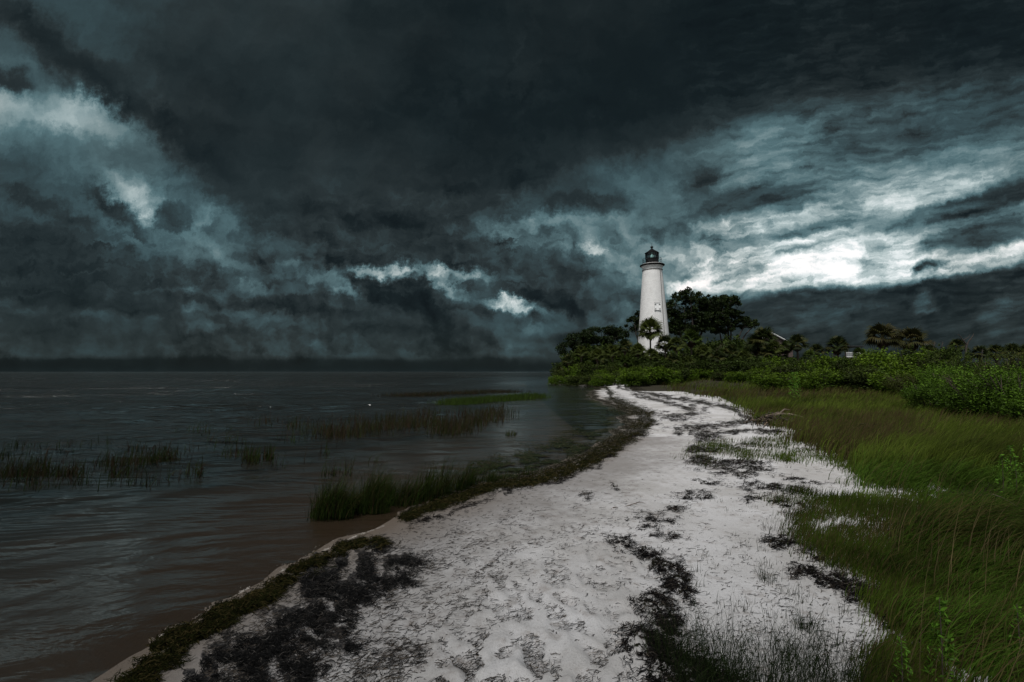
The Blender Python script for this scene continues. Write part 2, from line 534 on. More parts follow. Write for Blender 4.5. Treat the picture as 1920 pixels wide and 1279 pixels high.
# ------------------------------------------------------------------ shoreline and ground
SHORE_PX = [(170, 1279), (300, 1190), (420, 1120), (520, 1074), (600, 1032), (680, 1001), (712, 990), (735, 972), (800, 945), (880, 915), (960, 897),
            (1030, 880), (1080, 862), (1120, 840), (1155, 812), (1178, 790), (1176, 774), (1145, 758), (1112, 745), (1112, 735), (1128, 728), (1118, 723), (1085, 721.5), (1030, 719.5)]
sx_, sy_ = ground_xy([p[0] for p in SHORE_PX], [p[1] for p in SHORE_PX], 0.0)
shore = []
for i in range(len(sx_) - 1):          # break the drawn curve up into little scallops
    n_ = max(2, int(math.hypot(sx_[i + 1] - sx_[i], sy_[i + 1] - sy_[i]) / (.10 + .02 * sy_[i])))
    for t_ in np.arange(n_) / n_:
        qx, qy = sx_[i] + (sx_[i + 1] - sx_[i]) * t_, sy_[i] + (sy_[i + 1] - sy_[i]) * t_
        am = .16 + .035 * qy
        fr_q = .9 + 2.2 / (1 + qy * .25)
        shore.append((qx + (fbm(qx * fr_q, qy * fr_q, 4, 301) - .5) * am * 1.6, qy + (fbm(qx * fr_q, qy * fr_q, 4, 302) - .5) * am * 1.6))
shore.append((sx_[-1], sy_[-1]))
land = [(-14, -60), (-6, -14), (-3.1, -2.0), (-2.5, 0.9)] + shore + [(6.4, 74), (9, 90), (18, 112), (50, 150), (140, 230), (600, 700), (3000, 2500), (9000, 3000), (9000, -9000), (-60, -9000)]

GRASS_TALL = [(1200, 719.5), (1330, 714), (1430, 722), (1620, 734), (1720, 746), (1850, 770), (1960, 800), (2300, 880), (2700, 1300), (2400, 1900), (1960, 1700), (1900, 1400), (1860, 1300), (1830, 1235),
              (1780, 1180), (1740, 1120), (1715, 1060), (1690, 1010), (1720, 965), (1765, 935), (1720, 905), (1612, 893), (1640, 862), (1575, 842), (1525, 822),
              (1505, 798), (1440, 782), (1405, 765), (1370, 750), (1300, 734)]
GRASS_LOW = [(1260, 727), (1330, 736), (1400, 748), (1440, 776), (1510, 795), (1560, 830), (1640, 855), (1760, 920), (1770, 1000), (1720, 1180), (1760, 1279), (2100, 1500), (1900, 1500), (1640, 1310), (1645, 1250), (1690, 1190), (1640, 1095),
             (1560, 1050), (1490, 1005), (1478, 965), (1500, 938), (1560, 925), (1640, 915), (1600, 885), (1560, 868), (1500, 852), (1470, 832), (1500, 806), (1440, 790), (1400, 775), (1405, 760), (1370, 752), (1300, 738)]
GRASS_PATCH = [(1300, 852, 26, 9), (1345, 838, 45, 10), (1400, 845, 60, 14), (1440, 830, 60, 12), (1450, 858, 50, 10), (1385, 822, 40, 7), (1330, 862, 30, 8), (1490, 855, 50, 9),
               (1405, 765, 22, 5), (1395, 780, 20, 4), (1500, 925, 30, 8), (1465, 935, 25, 7)]
SAND_GAPS = [(1695, 910, 62, 11), (1640, 903, 40, 9), (1752, 915, 26, 8), (1555, 982, 46, 10), (1600, 978, 20, 7), (1700, 985, 22, 6), (1872, 1236, 52, 26), (1915, 1268, 44, 18), (1700, 1196, 34, 13), (1640, 1092, 26, 12), (1665, 1108, 16, 8), (1790, 1270, 24, 12), (1735, 888, 34, 6)]
# drift lines and heaps of dead seagrass: centre, radii, tilt (deg, downward), weight
WRACK = [(1271, 779, 38, 6, 0), (1299, 766, 26, 5, 20), (1312, 800, 38, 9, -4), (1318, 817, 26, 10, 0), (1281, 797, 24, 3, 0), (1273, 806, 40, 3, 0), (1323, 840, 34, 7, 0), (1312, 861, 20, 8, 0),
         (1365, 881, 65, 10, 4), (1406, 876, 42, 12, 8), (1385, 836, 20, 5, 0), (1440, 914, 55, 11, 6), (1300, 927, 30, 8, -8), (1396, 938, 26, 5, 4), (1328, 903, 24, 4, 5), (1226, 974, 30, 12, 8),
         (1268, 952, 22, 6, -5), (1240, 1003, 24, 5, 8), (1140, 914, 12, 4, 10), (1104, 930, 16, 5, -20), (1500, 900, 50, 5, 10), (1470, 948, 40, 8, 15), (1460, 1018, 25, 12, 30), (1520, 1035, 45, 12, 25),
         (1165, 1018, 26, 9, 15), (1205, 1035, 34, 12, 25), (1243, 1062, 34, 18, 40), (1262, 1100, 40, 22, 60), (1222, 1140, 26, 26, 0), (1240, 1178, 30, 26, 20), (1215, 1212, 46, 26, 15), (1250, 1250, 60, 30, 15), (1180, 1225, 20, 16, 0), (1300, 1290, 90, 40, 20),
         (1510, 1073, 32, 11, 20), (1560, 1092, 40, 14, 24), (1620, 1120, 44, 16, 32), (1665, 1155, 34, 16, 40), (1600, 1105, 40, 10, 20), (1640, 820, 40, 9, 5), (1690, 826, 40, 7, 5),
         (1135, 842, 34, 7, -28), (1185, 808, 22, 8, -40), (1095, 868, 34, 5, -20), (1212, 786, 14, 8, -50), (1040, 893, 36, 4, -14), (960, 912, 40, 4, -10), (880, 935, 40, 5, -12), (800, 962, 34, 5, -14), (1700, 965, 60, 12, 10), (1745, 1000, 50, 14, 20), (1760, 1080, 90, 40, 20), (1690, 1060, 30, 20, 30)]
WRACK_LINES = [([(1155, 722), (1172, 730), (1200, 742), (1235, 751), (1262, 757), (1290, 768), (1300, 776), (1280, 781), (1247, 781)], 4.0),
               ([(1180, 727), (1213, 737), (1260, 747), (1300, 754), (1350, 762), (1378, 770), (1392, 782), (1430, 790)], 4.5),
               ([(1312, 800), (1352, 795), (1416, 792), (1430, 790)], 4), ([(1318, 818), (1360, 812), (1390, 808), (1456, 812)], 4), ([(1335, 868), (1380, 862), (1440, 885)], 4)]
BAND = [(1108, 722), (1128, 726), (1138, 735), (1150, 748), (1172, 760), (1200, 772), (1216, 783), (1203, 794), (1184, 808), (1160, 826), (1128, 848), (1090, 870), (1040, 888), (980, 902), (905, 913), (850, 929), (800, 946), (757, 965)]
MUCK = [(560, 1062), (600, 1035), (665, 1018), (735, 1010), (772, 1050), (760, 1085), (715, 1120), (655, 1170), (610, 1225), (560, 1290), (470, 1330), (330, 1330), (380, 1250), (450, 1180), (520, 1150), (560, 1110)]
GREEN_EDGE = [(235, 1279), (290, 1225), (350, 1180), (430, 1140), (500, 1105), (560, 1070), (620, 1035), (690, 1008), (725, 1006)]


def wrack_mask(px, py, seed=5):
    wx = px + (fbm(px / 26, py / 11, 5, seed, .62) - .5) * 74
    wy = py + (fbm(px / 26, py / 11, 5, seed + 9, .62) - .5) * 34
    m = np.zeros(px.shape)
    for cx, cy, rx, ry, rot in WRACK:
        c, s = math.cos(R(rot)), math.sin(R(rot))
        a, b = (wx - cx) * c + (wy - cy) * s, -(wx - cx) * s + (wy - cy) * c
        m = np.maximum(m, np.exp(-((a / rx) ** 2 + (b / ry) ** 2) * .9))
    lx = px + (fbm(px / 16, py / 5, 4, seed + 3) - .5) * 26; ly = py + (fbm(px / 16, py / 5, 4, seed + 4) - .5) * 12
    for pts, wd_ in WRACK_LINES:
        m = np.maximum(m, np.exp(-(seg_dist(lx, ly * 1.0, pts) / (wd_ * 1.0)) ** 2))
    return m * np.clip((fbm(px / 13, py / 3.2, 4, seed + 21, .6) - .34 + .14 * (py < 830)) * 5, 0, 1)


def band_mask(px, py):
    wx = px + (fbm(px / 18, py / 9, 4, 31) - .5) * 26
    wy = py + (fbm(px / 18, py / 9, 4, 32) - .5) * 13
    k = np.interp(py, [720, 745, 780, 830, 915, 970], [5, 8, 12, 13, 8, 7])
    m = np.exp(-(seg_dist(wx, wy, BAND) / k) ** 2)
    k2 = np.interp(py, [1000, 1100, 1280], [7, 12, 18])
    m2 = np.exp(-(seg_dist(wx + (fbm(px / 40, py / 20, 4, 35) - .5) * 60, wy + (fbm(px / 40, py / 20, 4, 36) - .5) * 40, GREEN_EDGE) / k2) ** 2) * np.clip((fbm(px / 16, py / 10, 4, 37) - .33) * 6, 0, 1)
    return m, m2


def muck_mask(px, py):
    wx = px + (fbm(px / 60, py / 36, 6, 51, .6) - .5) * 170
    wy = py + (fbm(px / 60, py / 36, 6, 52, .6) - .5) * 110
    ins = in_poly(wx, wy, MUCK)
    d = seg_dist(wx, wy, MUCK, True)
    return np.clip(.5 + np.where(ins, 1, -1) * d / 46, 0, 1) * np.clip((fbm(px / 22, py / 12, 5, 57, .6) - .37) * 5, .0, 1)


def grass_masks(px, py):
    wx = px + (fbm(px / 50, py / 22, 4, 71) - .5) * 60
    wy = py + (fbm(px / 50, py / 22, 4, 72) - .5) * 22
    near = np.clip((py - 760) / 300, 0.15, 1.0)
    dt = np.where(in_poly(wx, wy, GRASS_TALL), 1, -1) * seg_dist(wx, wy, GRASS_TALL, True)
    dl = np.where(in_poly(wx, wy, GRASS_LOW), 1, -1) * seg_dist(wx, wy, GRASS_LOW, True)
    t = np.clip(.5 + dt / (24 * near), 0, 1)
    l = np.clip(.5 + dl / (24 * near), 0, 1)
    for cx, cy, rx, ry in SAND_GAPS:
        e_ = ((wx * .5 + px * .5 - cx) / rx) ** 2 + ((wy * .5 + py * .5 - cy) / ry) ** 2
        cut = np.clip(e_ * 1.6 - 1.0, 0, 1)
        t = t * cut; l = l * cut
    for cx, cy, rx, ry in GRASS_PATCH:
        l = np.maximum(l, np.exp(-(((wx - cx) / rx) ** 2 + ((wy - cy) / ry) ** 2)) * .95)
    return t, l


def patch_gate(px, py):
    """the beach grass comes in thick and thin patches; open sand shows in the lower right"""
    return np.clip((fbm(px / 70, py / 36, 4, 150) - .34 - .24 * np.clip((py - 1130) / 80, 0, 1)) * 6, .02, 1)


def shore_dist(x, y):
    x = np.asarray(x, float); y = np.asarray(y, float)
    d = seg_dist(x, y, land[:-4], False)
    return np.where(in_poly(x, y, land), d, -d)


def height(x, y, detail=True, sd_=None):
    x = np.asarray(x, float); y = np.asarray(y, float)
    d = shore_dist(x, y) if sd_ is None else sd_
    h = np.where(d > 0, .13 * (1 - np.exp(-np.clip(d, 0, None) / 1.6)), -.055 * np.clip(-d, 0, 8) - .05 * np.clip(-d - 8, 0, 24))
    far = np.clip((d - 4) / 10, 0, 1)
    inland = np.clip((x - 3.0 - y * .22) / 8, 0, 1) * np.clip((y + 30) / 20, 0, 1)
    h = h + np.where(d > 0, inland * far * .22 + np.clip((y - 42) / 25, 0, 1) * np.clip(d / 6, 0, 1) * .7, 0)
    if detail:
        r = np.hypot(x, y)
        k = np.clip(d / .5, 0, 1) * np.clip(1.4 - r / 45, 0, 1)
        h = h + k * ((fbm(x * .9, y * .9, 3, 3) - .5) * .05 + (fbm(x * 6.5, y * 6.5, 4, 4, .6) - .5) * .011 + (fbm(x * 22, y * 22, 3, 6) - .5) * .008)
    return h


def polar(r0, r1, ratio, half, ncol, back):
    th = np.concatenate([np.linspace(-half, half, ncol), np.linspace(half, 2 * math.pi - half, back + 2)[1:-1]])
    nr = int(math.log(r1 / r0) / math.log(ratio)) + 1
    rr = r0 * (r1 / r0) ** (np.arange(nr) / (nr - 1))
    rg, tg = np.meshgrid(rr, th, indexing='ij')
    x, y = (rg * np.sin(tg)).ravel(), (rg * np.cos(tg)).ravel()
    nt = len(th)
    i, j = np.meshgrid(np.arange(nr - 1), np.arange(nt), indexing='ij')
    j2 = (j + 1) % nt
    f = np.stack([i * nt + j, (i + 1) * nt + j, (i + 1) * nt + j2, i * nt + j2], -1).reshape(-1, 4)[:, ::-1]
    x = np.append(x, 0); y = np.append(y, 0)
    c = len(x) - 1
    k = np.arange(nt)
    cap = np.stack([np.full(nt, c), (k + 1) % nt, k, k], -1)
    return x, y, rg.ravel(), f, cap[:, :3]


gx_, gy_, gr_, gf, gcap = polar(.9, 14000, 1.0135, R(62), 620, 70)
gd = shore_dist(gx_, gy_)
gz = height(gx_, gy_, True, gd)
ppx, ppy = project(gx_, gy_, gz)
vis = (gy_ > .5) & (gd > -.6) & (ppy < 1700) & (ppy > 700)
gr2 = np.append(gr_, 0)
wm = np.where(vis, wrack_mask(ppx, ppy), 0)
b1, b2 = band_mask(ppx, ppy)
b1 = np.where(vis, np.maximum(b1, np.exp(-(gd / (.16 + gr2 * .010)) ** 2) * (ppx > 880 + 60 * vnoise(ppx / 20, ppy / 9, 3)) * (ppx < 1200) * (ppy > 722)), 0); b2 = np.where(vis, b2, 0)
mk = np.where(vis, muck_mask(ppx, ppy), 0)
gt, gl = grass_masks(ppx, ppy)
gt = np.where(vis, gt, (gx_ > 2) * 1.0); gl = np.where(vis, gl, 0)
farland = (gr_.tolist() and np.append(gr_, 0) > 40) & (gd > 1.5) & (gx_ > .235 * gy_ + 1)
gt = np.where(farland, 1, gt)
# seagrass heaps stand a few centimetres proud of the sand
gz = gz + np.clip(wm - .35, 0, 1) * .05 * (fbm(gx_ * 9, gy_ * 9, 3, 8) + .3) + np.clip(b1 + b2 - .3, 0, 1) * .04 * (fbm(gx_ * 8, gy_ * 8, 3, 9) + .2)
# footprints and scuffs along the path people walk
fr = np.random.default_rng(5)
foot = np.zeros_like(gz)
for i in range(330):
    fpx, fpy = fr.uniform(820, 1240), 745 + 560 * fr.uniform(0, 1) ** .6
    fx, fy = ground_xy(fpx + (1279 - fpy) * .12 * (fpy > 900), fpy, .12)
    a = fr.normal(.25, .5); c, s = math.cos(a), math.sin(a)
    near_ = (np.abs(gx_ - fx) < .35) & (np.abs(gy_ - fy) < .35)
    if not near_.any(): continue
    u, v = (gx_[near_] - fx) * c + (gy_[near_] - fy) * s, -(gx_[near_] - fx) * s + (gy_[near_] - fy) * c
    q = (u / fr.uniform(.045, .07)) ** 2 + (v / fr.uniform(.09, .15)) ** 2
    foot[near_] += (-np.exp(-q) + .45 * np.exp(-(np.sqrt(q) - 1.5) ** 2 * 4)) * fr.uniform(.005, .016)
gz = gz + foot * (gd > .35)
gme = bpy.data.meshes.new("ground")
allf = [gf, gcap]
verts = np.stack([gx_, gy_, gz], 1)
# two triangles of the cap share the sheet: pad the quads list with degenerate-free triangles
gme.vertices.add(len(verts)); gme.vertices.foreach_set("co", verts.astype(np.float32).ravel())
lp = np.concatenate([gf.ravel(), gcap.ravel()]).astype(np.int32)
gme.loops.add(len(lp)); gme.loops.foreach_set("vertex_index", lp)
gme.polygons.add(len(gf) + len(gcap))
gme.polygons.foreach_set("loop_start", np.concatenate([np.arange(len(gf)) * 4, len(gf) * 4 + np.arange(len(gcap)) * 3]).astype(np.int32))
gme.polygons.foreach_set("use_smooth", np.ones(len(gf) + len(gcap), bool))
wet = np.clip(1 - (gd - .05) / (.55 + .5 * fbm(gx_ * 1.3, gy_ * 1.3, 3, 12)), 0, 1)
for nme, v in (("wet", wet), ("weed", np.clip(wm * 1.1 + b1 * 1.1 + b2, 0, 1)), ("muck", mk), ("soil", np.clip(gt * .95 * np.where(ppy > 1090, patch_gate(ppx, ppy), 1) + gl * .35, 0, 1)), ("depth", np.clip(-gz, 0, 2)), ("damp", np.clip(1.15 - gd / (1.5 + 2.2 * fbm(gx_ * .7, gy_ * .7, 3, 14)), 0, 1) * (gy_ < 12))):
    a = gme.attributes.new(nme, 'FLOAT', 'POINT'); a.data.foreach_set("value", np.ascontiguousarray(v, np.float32))
gme.update(); gme.validate()

m = bpy.data.materials.new("white_sand"); m.use_nodes = True
g = NT(m.node_tree)
co = g.node('ShaderNodeNewGeometry').outputs['Position']
at_ = lambda n_: g.node('ShaderNodeAttribute', {'attribute_name': n_}).outputs['Fac']
n1 = g.noise(co, .9, 5, .6, dims='3D'); n2 = g.noise(co, 7, 5, .65, dims='3D'); n3 = g.noise(co, 60, 3, .6, dims='3D'); n4 = g.noise(co, 330, 2, .6, dims='3D')
c = g.mixc(g.mapr(n1, .35, .65), (.47, .455, .445, 1), (.63, .62, .625, 1))
c = g.mixc(g.mapr(n2, .52, .72, 0, .55), c, (.30, .26, .235, 1))
c = g.mixc(g.mapr(n3, .55, .75, 0, .45), c, (.21, .185, .178, 1))
c = g.mixc(g.mapr(n4, .58, .70, 0, .7), c, (.06, .055, .052, 1))
c = g.mixc(g.math('MULTIPLY', g.mapr(g.math('ADD', at_('damp'), g.math('MULTIPLY', g.math('SUBTRACT', n2, .5), .9)), .1, .9), .72), c, (.185, .170, .160, 1))
# damp sand near the water is brown
c = g.mixc(g.math('MULTIPLY', at_('wet'), .9, clamp=True), c, (.15, .118, .092, 1))
# black organic mud left by the tide
mkn = g.mapr(g.math('ADD', at_('muck'), g.math('MULTIPLY', g.math('SUBTRACT', n2, .5), .9)), .38, .62)
c = g.mixc(mkn, c, g.mixc(g.mapr(n3, .4, .65), (.020, .020, .021, 1), (.09, .084, .080, 1)))
sl = g.mapr(g.math('ADD', at_('soil'), g.math('MULTIPLY', g.math('SUBTRACT', n2, .5), .8)), .35, .7)
c = g.mixc(sl, c, (.032, .028, .018, 1))
wn = g.mapr(g.math('ADD', at_('weed'), g.math('MULTIPLY', g.math('SUBTRACT', g.noise(co, 26, 5, .65, dims='3D'), .5), 2.4)), .60, .95)
c = g.mixc(wn, c, (.013, .0125, .008, 1))
# seabed: pale brown at the edge, deeper water's absorption and upwelling light painted in
c = g.mixc(g.mapr(at_('depth'), .03, .42, 0, 1), c, g.mixc(g.mapr(n1, .42, .6), (.060, .088, .100, 1), (.085, .088, .085, 1)))
rg_ = g.math('SUBTRACT', .95, g.math('MULTIPLY', at_('wet'), .55))
hb = g.math('ADD', g.math('MULTIPLY', n3, .5), g.math('ADD', g.math('MULTIPLY', n4, .22), g.math('MULTIPLY', n2, 1.2)))
bp = g.node('ShaderNodeBump', Height=hb, Strength=.8, Distance=.014)
pb = g.node('ShaderNodeBsdfPrincipled', Base_Color=c, Roughness=rg_, Normal=bp.outputs[0])
g.l.new(g.math('MULTIPLY', g.math('SUBTRACT', 1.0, g.math('MAXIMUM', wn, mkn)), .2), pb.inputs['Specular IOR Level'])
g.l.new(pb.outputs[0], g.node('ShaderNodeOutputMaterial').inputs[0])
gobj = tag(link("ground", gme, m), kind='structure')

# ------------------------------------------------------------------ cloud-shaped blocker, added out of view to shade the near shore
import bmesh
bm = bmesh.new()
cr = np.random.default_rng(9)
for i in range(34):
    a = cr.uniform(0, 6.28); rr = math.sqrt(cr.uniform(0, 1))
    c = Vector((math.cos(a) * rr * 19, math.sin(a) * rr * 15, cr.uniform(-1.5, 2.5)))
    bmesh.ops.create_icosphere(bm, subdivisions=3, radius=cr.uniform(4, 7) * (1.15 - rr * .5), matrix=Matrix.Translation(c) @ Matrix.Diagonal((1.2, 1.2, .55, 1)))
for v in bm.verts:
    v.co *= 1 + .10 * (float(vnoise(v.co.x * .5, v.co.y * .5 + v.co.z * .7, 4)) - .5)
cm = bpy.data.meshes.new("shade_blocker"); bm.to_mesh(cm); bm.free()
cloud = link("shade_blocker", cm, material("blocker_grey", (.55, .57, .58), 1.0, .1, .2, spec=0))
cloud.location = Vector((-15.0, -9.0, 0)) + sv * 95
tag(cloud, kind='structure')

# ------------------------------------------------------------------ water
wx_, wy_, wr_, wf, wcap = polar(1.2, 14000, 1.012, R(62), 640, 60)
wr2 = np.append(wr_, 0)
sdw = shore_dist(wx_, wy_)
off = np.clip(-sdw, 0, 60)
wz = np.zeros_like(wx_)
ca, sa = math.cos(R(24)), math.sin(R(24))
for lam, amp, ang, ph, sd0 in [(2.6, .034, 20, 0, 1), (1.5, .024, 30, 1.3, 2), (.95, .018, 10, 2.1, 3), (.55, .009, 36, .4, 4), (4.6, .050, 14, 2.6, 5), (9, .075, 6, .6, 6)]:
    c_, s_2 = math.cos(R(ang)), math.sin(R(ang))
    # crests run roughly along the shore; noise bends and breaks them
    u = -(wx_ * s_2) + wy_ * c_
    v = wx_ * c_ + wy_ * s_2
    ph_ = u / lam * 2 * math.pi + ph + (fbm(u / lam * .35, v / lam * .22, 3, 90 + sd0) - .5) * 14
    s1 = np.sin(ph_)
    s1 = (np.exp(s1 * .9) - 1.27) * .62
    env = .25 + 1.2 * vnoise(u / lam * .5, v / lam * .28, 60 + sd0)
    res = np.clip(1.6 - wr2 * .012 / lam * 4.0, 0, 1)
    wz += amp * s1 * env * res * np.clip(off / (lam * 2.2 + 3.5), .05, 1) * (1 + 1.4 * np.clip((off - 7) / 25, 0, 1))
wz -= .004
keep = (sdw < 1.2)
# drop the part of the sheet that lies well inland (below the ground anyway)
fm = keep[wf].any(1)
used = np.zeros(len(wx_), bool); wf2 = wf[fm]; used[wf2.ravel()] = True
remap = np.cumsum(used) - 1
wv = np.stack([wx_, wy_, wz], 1)[used]
wme = mesh_np("water", wv, remap[wf2], attrs={"off": off[used]}, smooth=True)
m = bpy.data.materials.new("grey_bay_water"); m.use_nodes = True
g = NT(m.node_tree)
co = g.node('ShaderNodeNewGeometry').outputs['Position']
offn = g.node('ShaderNodeAttribute', {'attribute_name': 'off'}).outputs['Fac']
calm = g.math('ADD', g.mapr(offn, 1.5, 13, .16, 1), g.mapr(offn, 14, 45, 0, .9))
mp1 = g.node('ShaderNodeMapping', Vector=co, Rotation=(0, 0, R(-22)), Scale=(.30, 1.0, 1)).outputs[0]
mp2 = g.node('ShaderNodeMapping', Vector=co, Rotation=(0, 0, R(-10)), Scale=(.42, 1.0, 1)).outputs[0]
r1 = g.noise(mp1, 1.1, 5, .55, dist=.6); r2 = g.noise(mp2, 4.5, 4, .6, dist=.4); r3 = g.noise(mp1, .30, 5, .62, dist=.5)
hh = g.math('ADD', g.math('MULTIPLY', r1, .20), g.math('ADD', g.math('MULTIPLY', r2, .040), g.math('MULTIPLY', r3, .75)))
bp = g.node('ShaderNodeBump', Height=g.math('MULTIPLY', hh, calm), Strength=1.0, Distance=1.0)
fr_ = g.node('ShaderNodeFresnel', IOR=1.55, Normal=bp.outputs[0])
gls = g.node('ShaderNodeBsdfGlossy', Color=(1, 1, 1, 1), Roughness=.12, Normal=bp.outputs[0])
tr = g.node('ShaderNodeBsdfTransparent', Color=(.52, .48, .43, 1))
mx = g.node('ShaderNodeMixShader', i0=fr_.outputs[0], i1=tr.outputs[0], i2=gls.outputs[0])
g.l.new(mx.outputs[0], g.node('ShaderNodeOutputMaterial').inputs[0])
wobj = tag(link("water", wme, m), kind='structure')

# ------------------------------------------------------------------ materials of the things
M = {}
M['grass'] = material("grass_blade", tint=True, rough=.7, var=.18, scale=3, trans=.25, spec=.06)
M['wrack'] = material("dry_seagrass", tint=True, rough=.95, var=.3, scale=20, spec=.0)
M['leaf'] = material("shrub_leaf", tint=True, rough=.6, var=.2, scale=1.2, trans=.2, spec=.14)
M['stem'] = material("shrub_stem", (.07, .055, .042), .85, .3, 8)
M['bark'] = material("oak_bark", (.05, .042, .036), .9, .35, 5, bump=.6, bscale=14)
M['palm_trunk'] = material("palm_trunk", (.09, .07, .052), .9, .35, 6, bump=.8, bscale=9)
M['dead'] = material("dead_frond", (.085, .058, .036), .85, .35, 4)
M['white'] = material("whitewashed_brick", (.84, .835, .82), .8, .07, 1.1)
M['black'] = material("black_iron", (.005, .005, .006), .5, .3, 5, spec=.25)
M['shutter'] = material("white_shutter", (.82, .82, .81), .55, .05, 4)
M['cable'] = material("grey_cable", (.12, .115, .11), .6, .2, 4)
M['wood'] = material("weathered_wood", (.16, .125, .10), .85, .35, 9, bump=.5, bscale=40)
M['darkwood'] = material("wet_wood", (.045, .037, .032), .8, .35, 9, bump=.5, bscale=40)
M['rock'] = material("limestone_rock", (.27, .25, .22), .9, .3, 5, bump=.8, bscale=9, var2=(.14, .13, .11))
M['foam'] = material("sea_foam", (.48, .44, .40), .7, .25, 30)
M['roof'] = material("brown_shingle_roof", (.085, .062, .058), .85, .25, 5, bump=.6, bscale=12)
M['siding'] = material("house_siding", (.30, .27, .25), .75, .12, 3)
M['trim'] = material("white_trim", (.72, .72, .70), .6, .06, 4)
M['dkroof'] = material("dark_metal_roof", (.035, .036, .036), .6, .2, 4)
M['shingle_light'] = M['trim']

# brick courses in relief under the whitewash
mm = M['white'].node_tree; q = mm.nodes
bs = [n for n in q if n.type == 'BSDF_PRINCIPLED'][0]
gg = NT.__new__(NT); gg.t = mm; gg.n = mm.nodes; gg.l = mm.links
oc = gg.node('ShaderNodeTexCoord').outputs['Object']
sp = gg.node('ShaderNodeSeparateXYZ', Vector=oc)
ang = gg.math('MULTIPLY', gg.math('ARCTAN2', sp.outputs[1], sp.outputs[0]), 2.8)
uv = gg.node('ShaderNodeCombineXYZ', X=ang, Y=sp.outputs[2]).outputs[0]
br = gg.node('ShaderNodeTexBrick', Vector=uv, Scale=1.0, Mortar_Size=.012, Brick_Width=.42, Row_Height=.16)
br.inputs['Color1'].default_value = (1, 1, 1, 1); br.inputs['Color2'].default_value = (.9, .9, .9, 1); br.inputs['Mortar'].default_value = (.55, .54, .52, 1)
old = bs.inputs['Base Color'].links[0].from_socket
streak = gg.noise(gg.node('ShaderNodeMapping', Vector=uv, Scale=(2.2, .16, 1)).outputs[0], 1.6, 5, .6)
blot = gg.noise(oc, .55, 5, .6, dims='3D')
cc = gg.mixc(1.0, old, br.outputs['Color'], 'MULTIPLY')
cc = gg.mixc(gg.mapr(streak, .55, .78, 0, .24), cc, (.46, .445, .42, 1))
cc = gg.mixc(gg.mapr(blot, .55, .72, 0, .35), cc, (.45, .43, .40, 1))
mm.links.new(cc, bs.inputs['Base Color'])
mm.links.new(gg.node('ShaderNodeBump', Height=br.outputs['Color'], Strength=.5, Distance=.02).outputs[0], bs.inputs['Normal'])
gl_ = bpy.data.materials.new("lantern_glass"); gl_.use_nodes = True
g = NT(gl_.node_tree)
fz = g.node('ShaderNodeFresnel', IOR=1.5)
a = g.node('ShaderNodeBsdfTransparent', Color=(.40, .46, .46, 1)); b = g.node('ShaderNodeBsdfGlossy', Roughness=.05)
g.l.new(g.node('ShaderNodeMixShader', i0=fz.outputs[0], i1=a.outputs[0], i2=b.outputs[0]).outputs[0], g.node('ShaderNodeOutputMaterial').inputs[0])
M['glass'] = gl_
ln = bpy.data.materials.new("sky_glow_lens"); ln.use_nodes = True
g = NT(ln.node_tree)
p_ = g.node('ShaderNodeBsdfPrincipled', Base_Color=(.6, .8, .78, 1), Roughness=.15)
p_.inputs['Emission Color'].default_value = (.62, .95, .90, 1); p_.inputs['Emission Strength'].default_value = .38  # lamp is out; emission paints in the bright sky behind the lantern
g.l.new(p_.outputs[0], g.node('ShaderNodeOutputMaterial').inputs[0])
M['lens'] = ln


def gz_at(x, y):
    return height(np.atleast_1d(np.asarray(x, float)), np.atleast_1d(np.asarray(y, float)), False)


# ------------------------------------------------------------------ lighthouse
LY = 92.0
lp_ = at(1225.5, 640, LY)
pxm = LY / F
Lz = float(gz_at(lp_.x, LY)[0]) - .3
H = lambda py: at(1222, py, LY).z - Lz        # height above the tower's foot of a photo row
lh = empty("lighthouse", (at(1225.0, 600, LY).x, LY, Lz))
tag(lh, "tall white tapering brick lighthouse with black lantern room, standing behind the palms", "lighthouse")
zn = H(508); r_top = 18.0 * pxm; r_640 = 28.4 * pxm
slope = (r_640 - r_top) / (zn - H(640))
prof = [(r_top + slope * (zn - z) + (.14 if z < 1 else 0), z) for z in np.linspace(0, zn, 26)]
MB().lathe(prof, 96).build("tower_shaft", M['white'], lh, True, 30)
zr = H(500)
MB().lathe([(r_top - .02, zn + .001), (r_top + .10, zn + .02), (r_top + .12, zn + .10), (r_top + .02, zn + .14)], 96).build("neck_ring", M['cable'], lh, True, 30)
MB().lathe([(r_top + .02, zn + .143), (r_top - .02, zn + .45), (r_top + .03, zn + .62), (r_top + .16, zr - .12), (r_top + .22, zr - .02)], 96).build("cornice", M['white'], lh, True, 30)
zg = H(496.5)
MB().lathe([(r_top + .224, zr - .018), (2.40, zr + .12), (2.46, zr + .18), (2.46, zr + .27), (r_top + .1, zr + .275)], 96).build("gallery_deck", M['black'], lh, True, 30)
MB().lathe([(2.30, zr + .278), (2.33, zr + .36), (2.20, zr + .42), (.5, zr + .42)], 96).build("gallery_floor", M['white'], lh, True, 30)
zf = zr + .42
n8 = 8
r_l = 12.3 * pxm
zpl, zgt, zrf = H(485.5), H(475.6), H(466.5)
ph0 = R(22.5 + 12)
oct_ = lambda r, z: [(r * math.cos(ph0 + k * math.pi / 4), r * math.sin(ph0 + k * math.pi / 4), z) for k in range(8)]
rings = lambda L_: (sum([oct_(r, z) for r, z in L_], []), [(i * 8 + k, i * 8 + (k + 1) % 8, (i + 1) * 8 + (k + 1) % 8, (i + 1) * 8 + k) for i in range(len(L_) - 1) for k in range(8)] + [tuple(range(7, -1, -1)), tuple(range((len(L_) - 1) * 8, len(L_) * 8))])
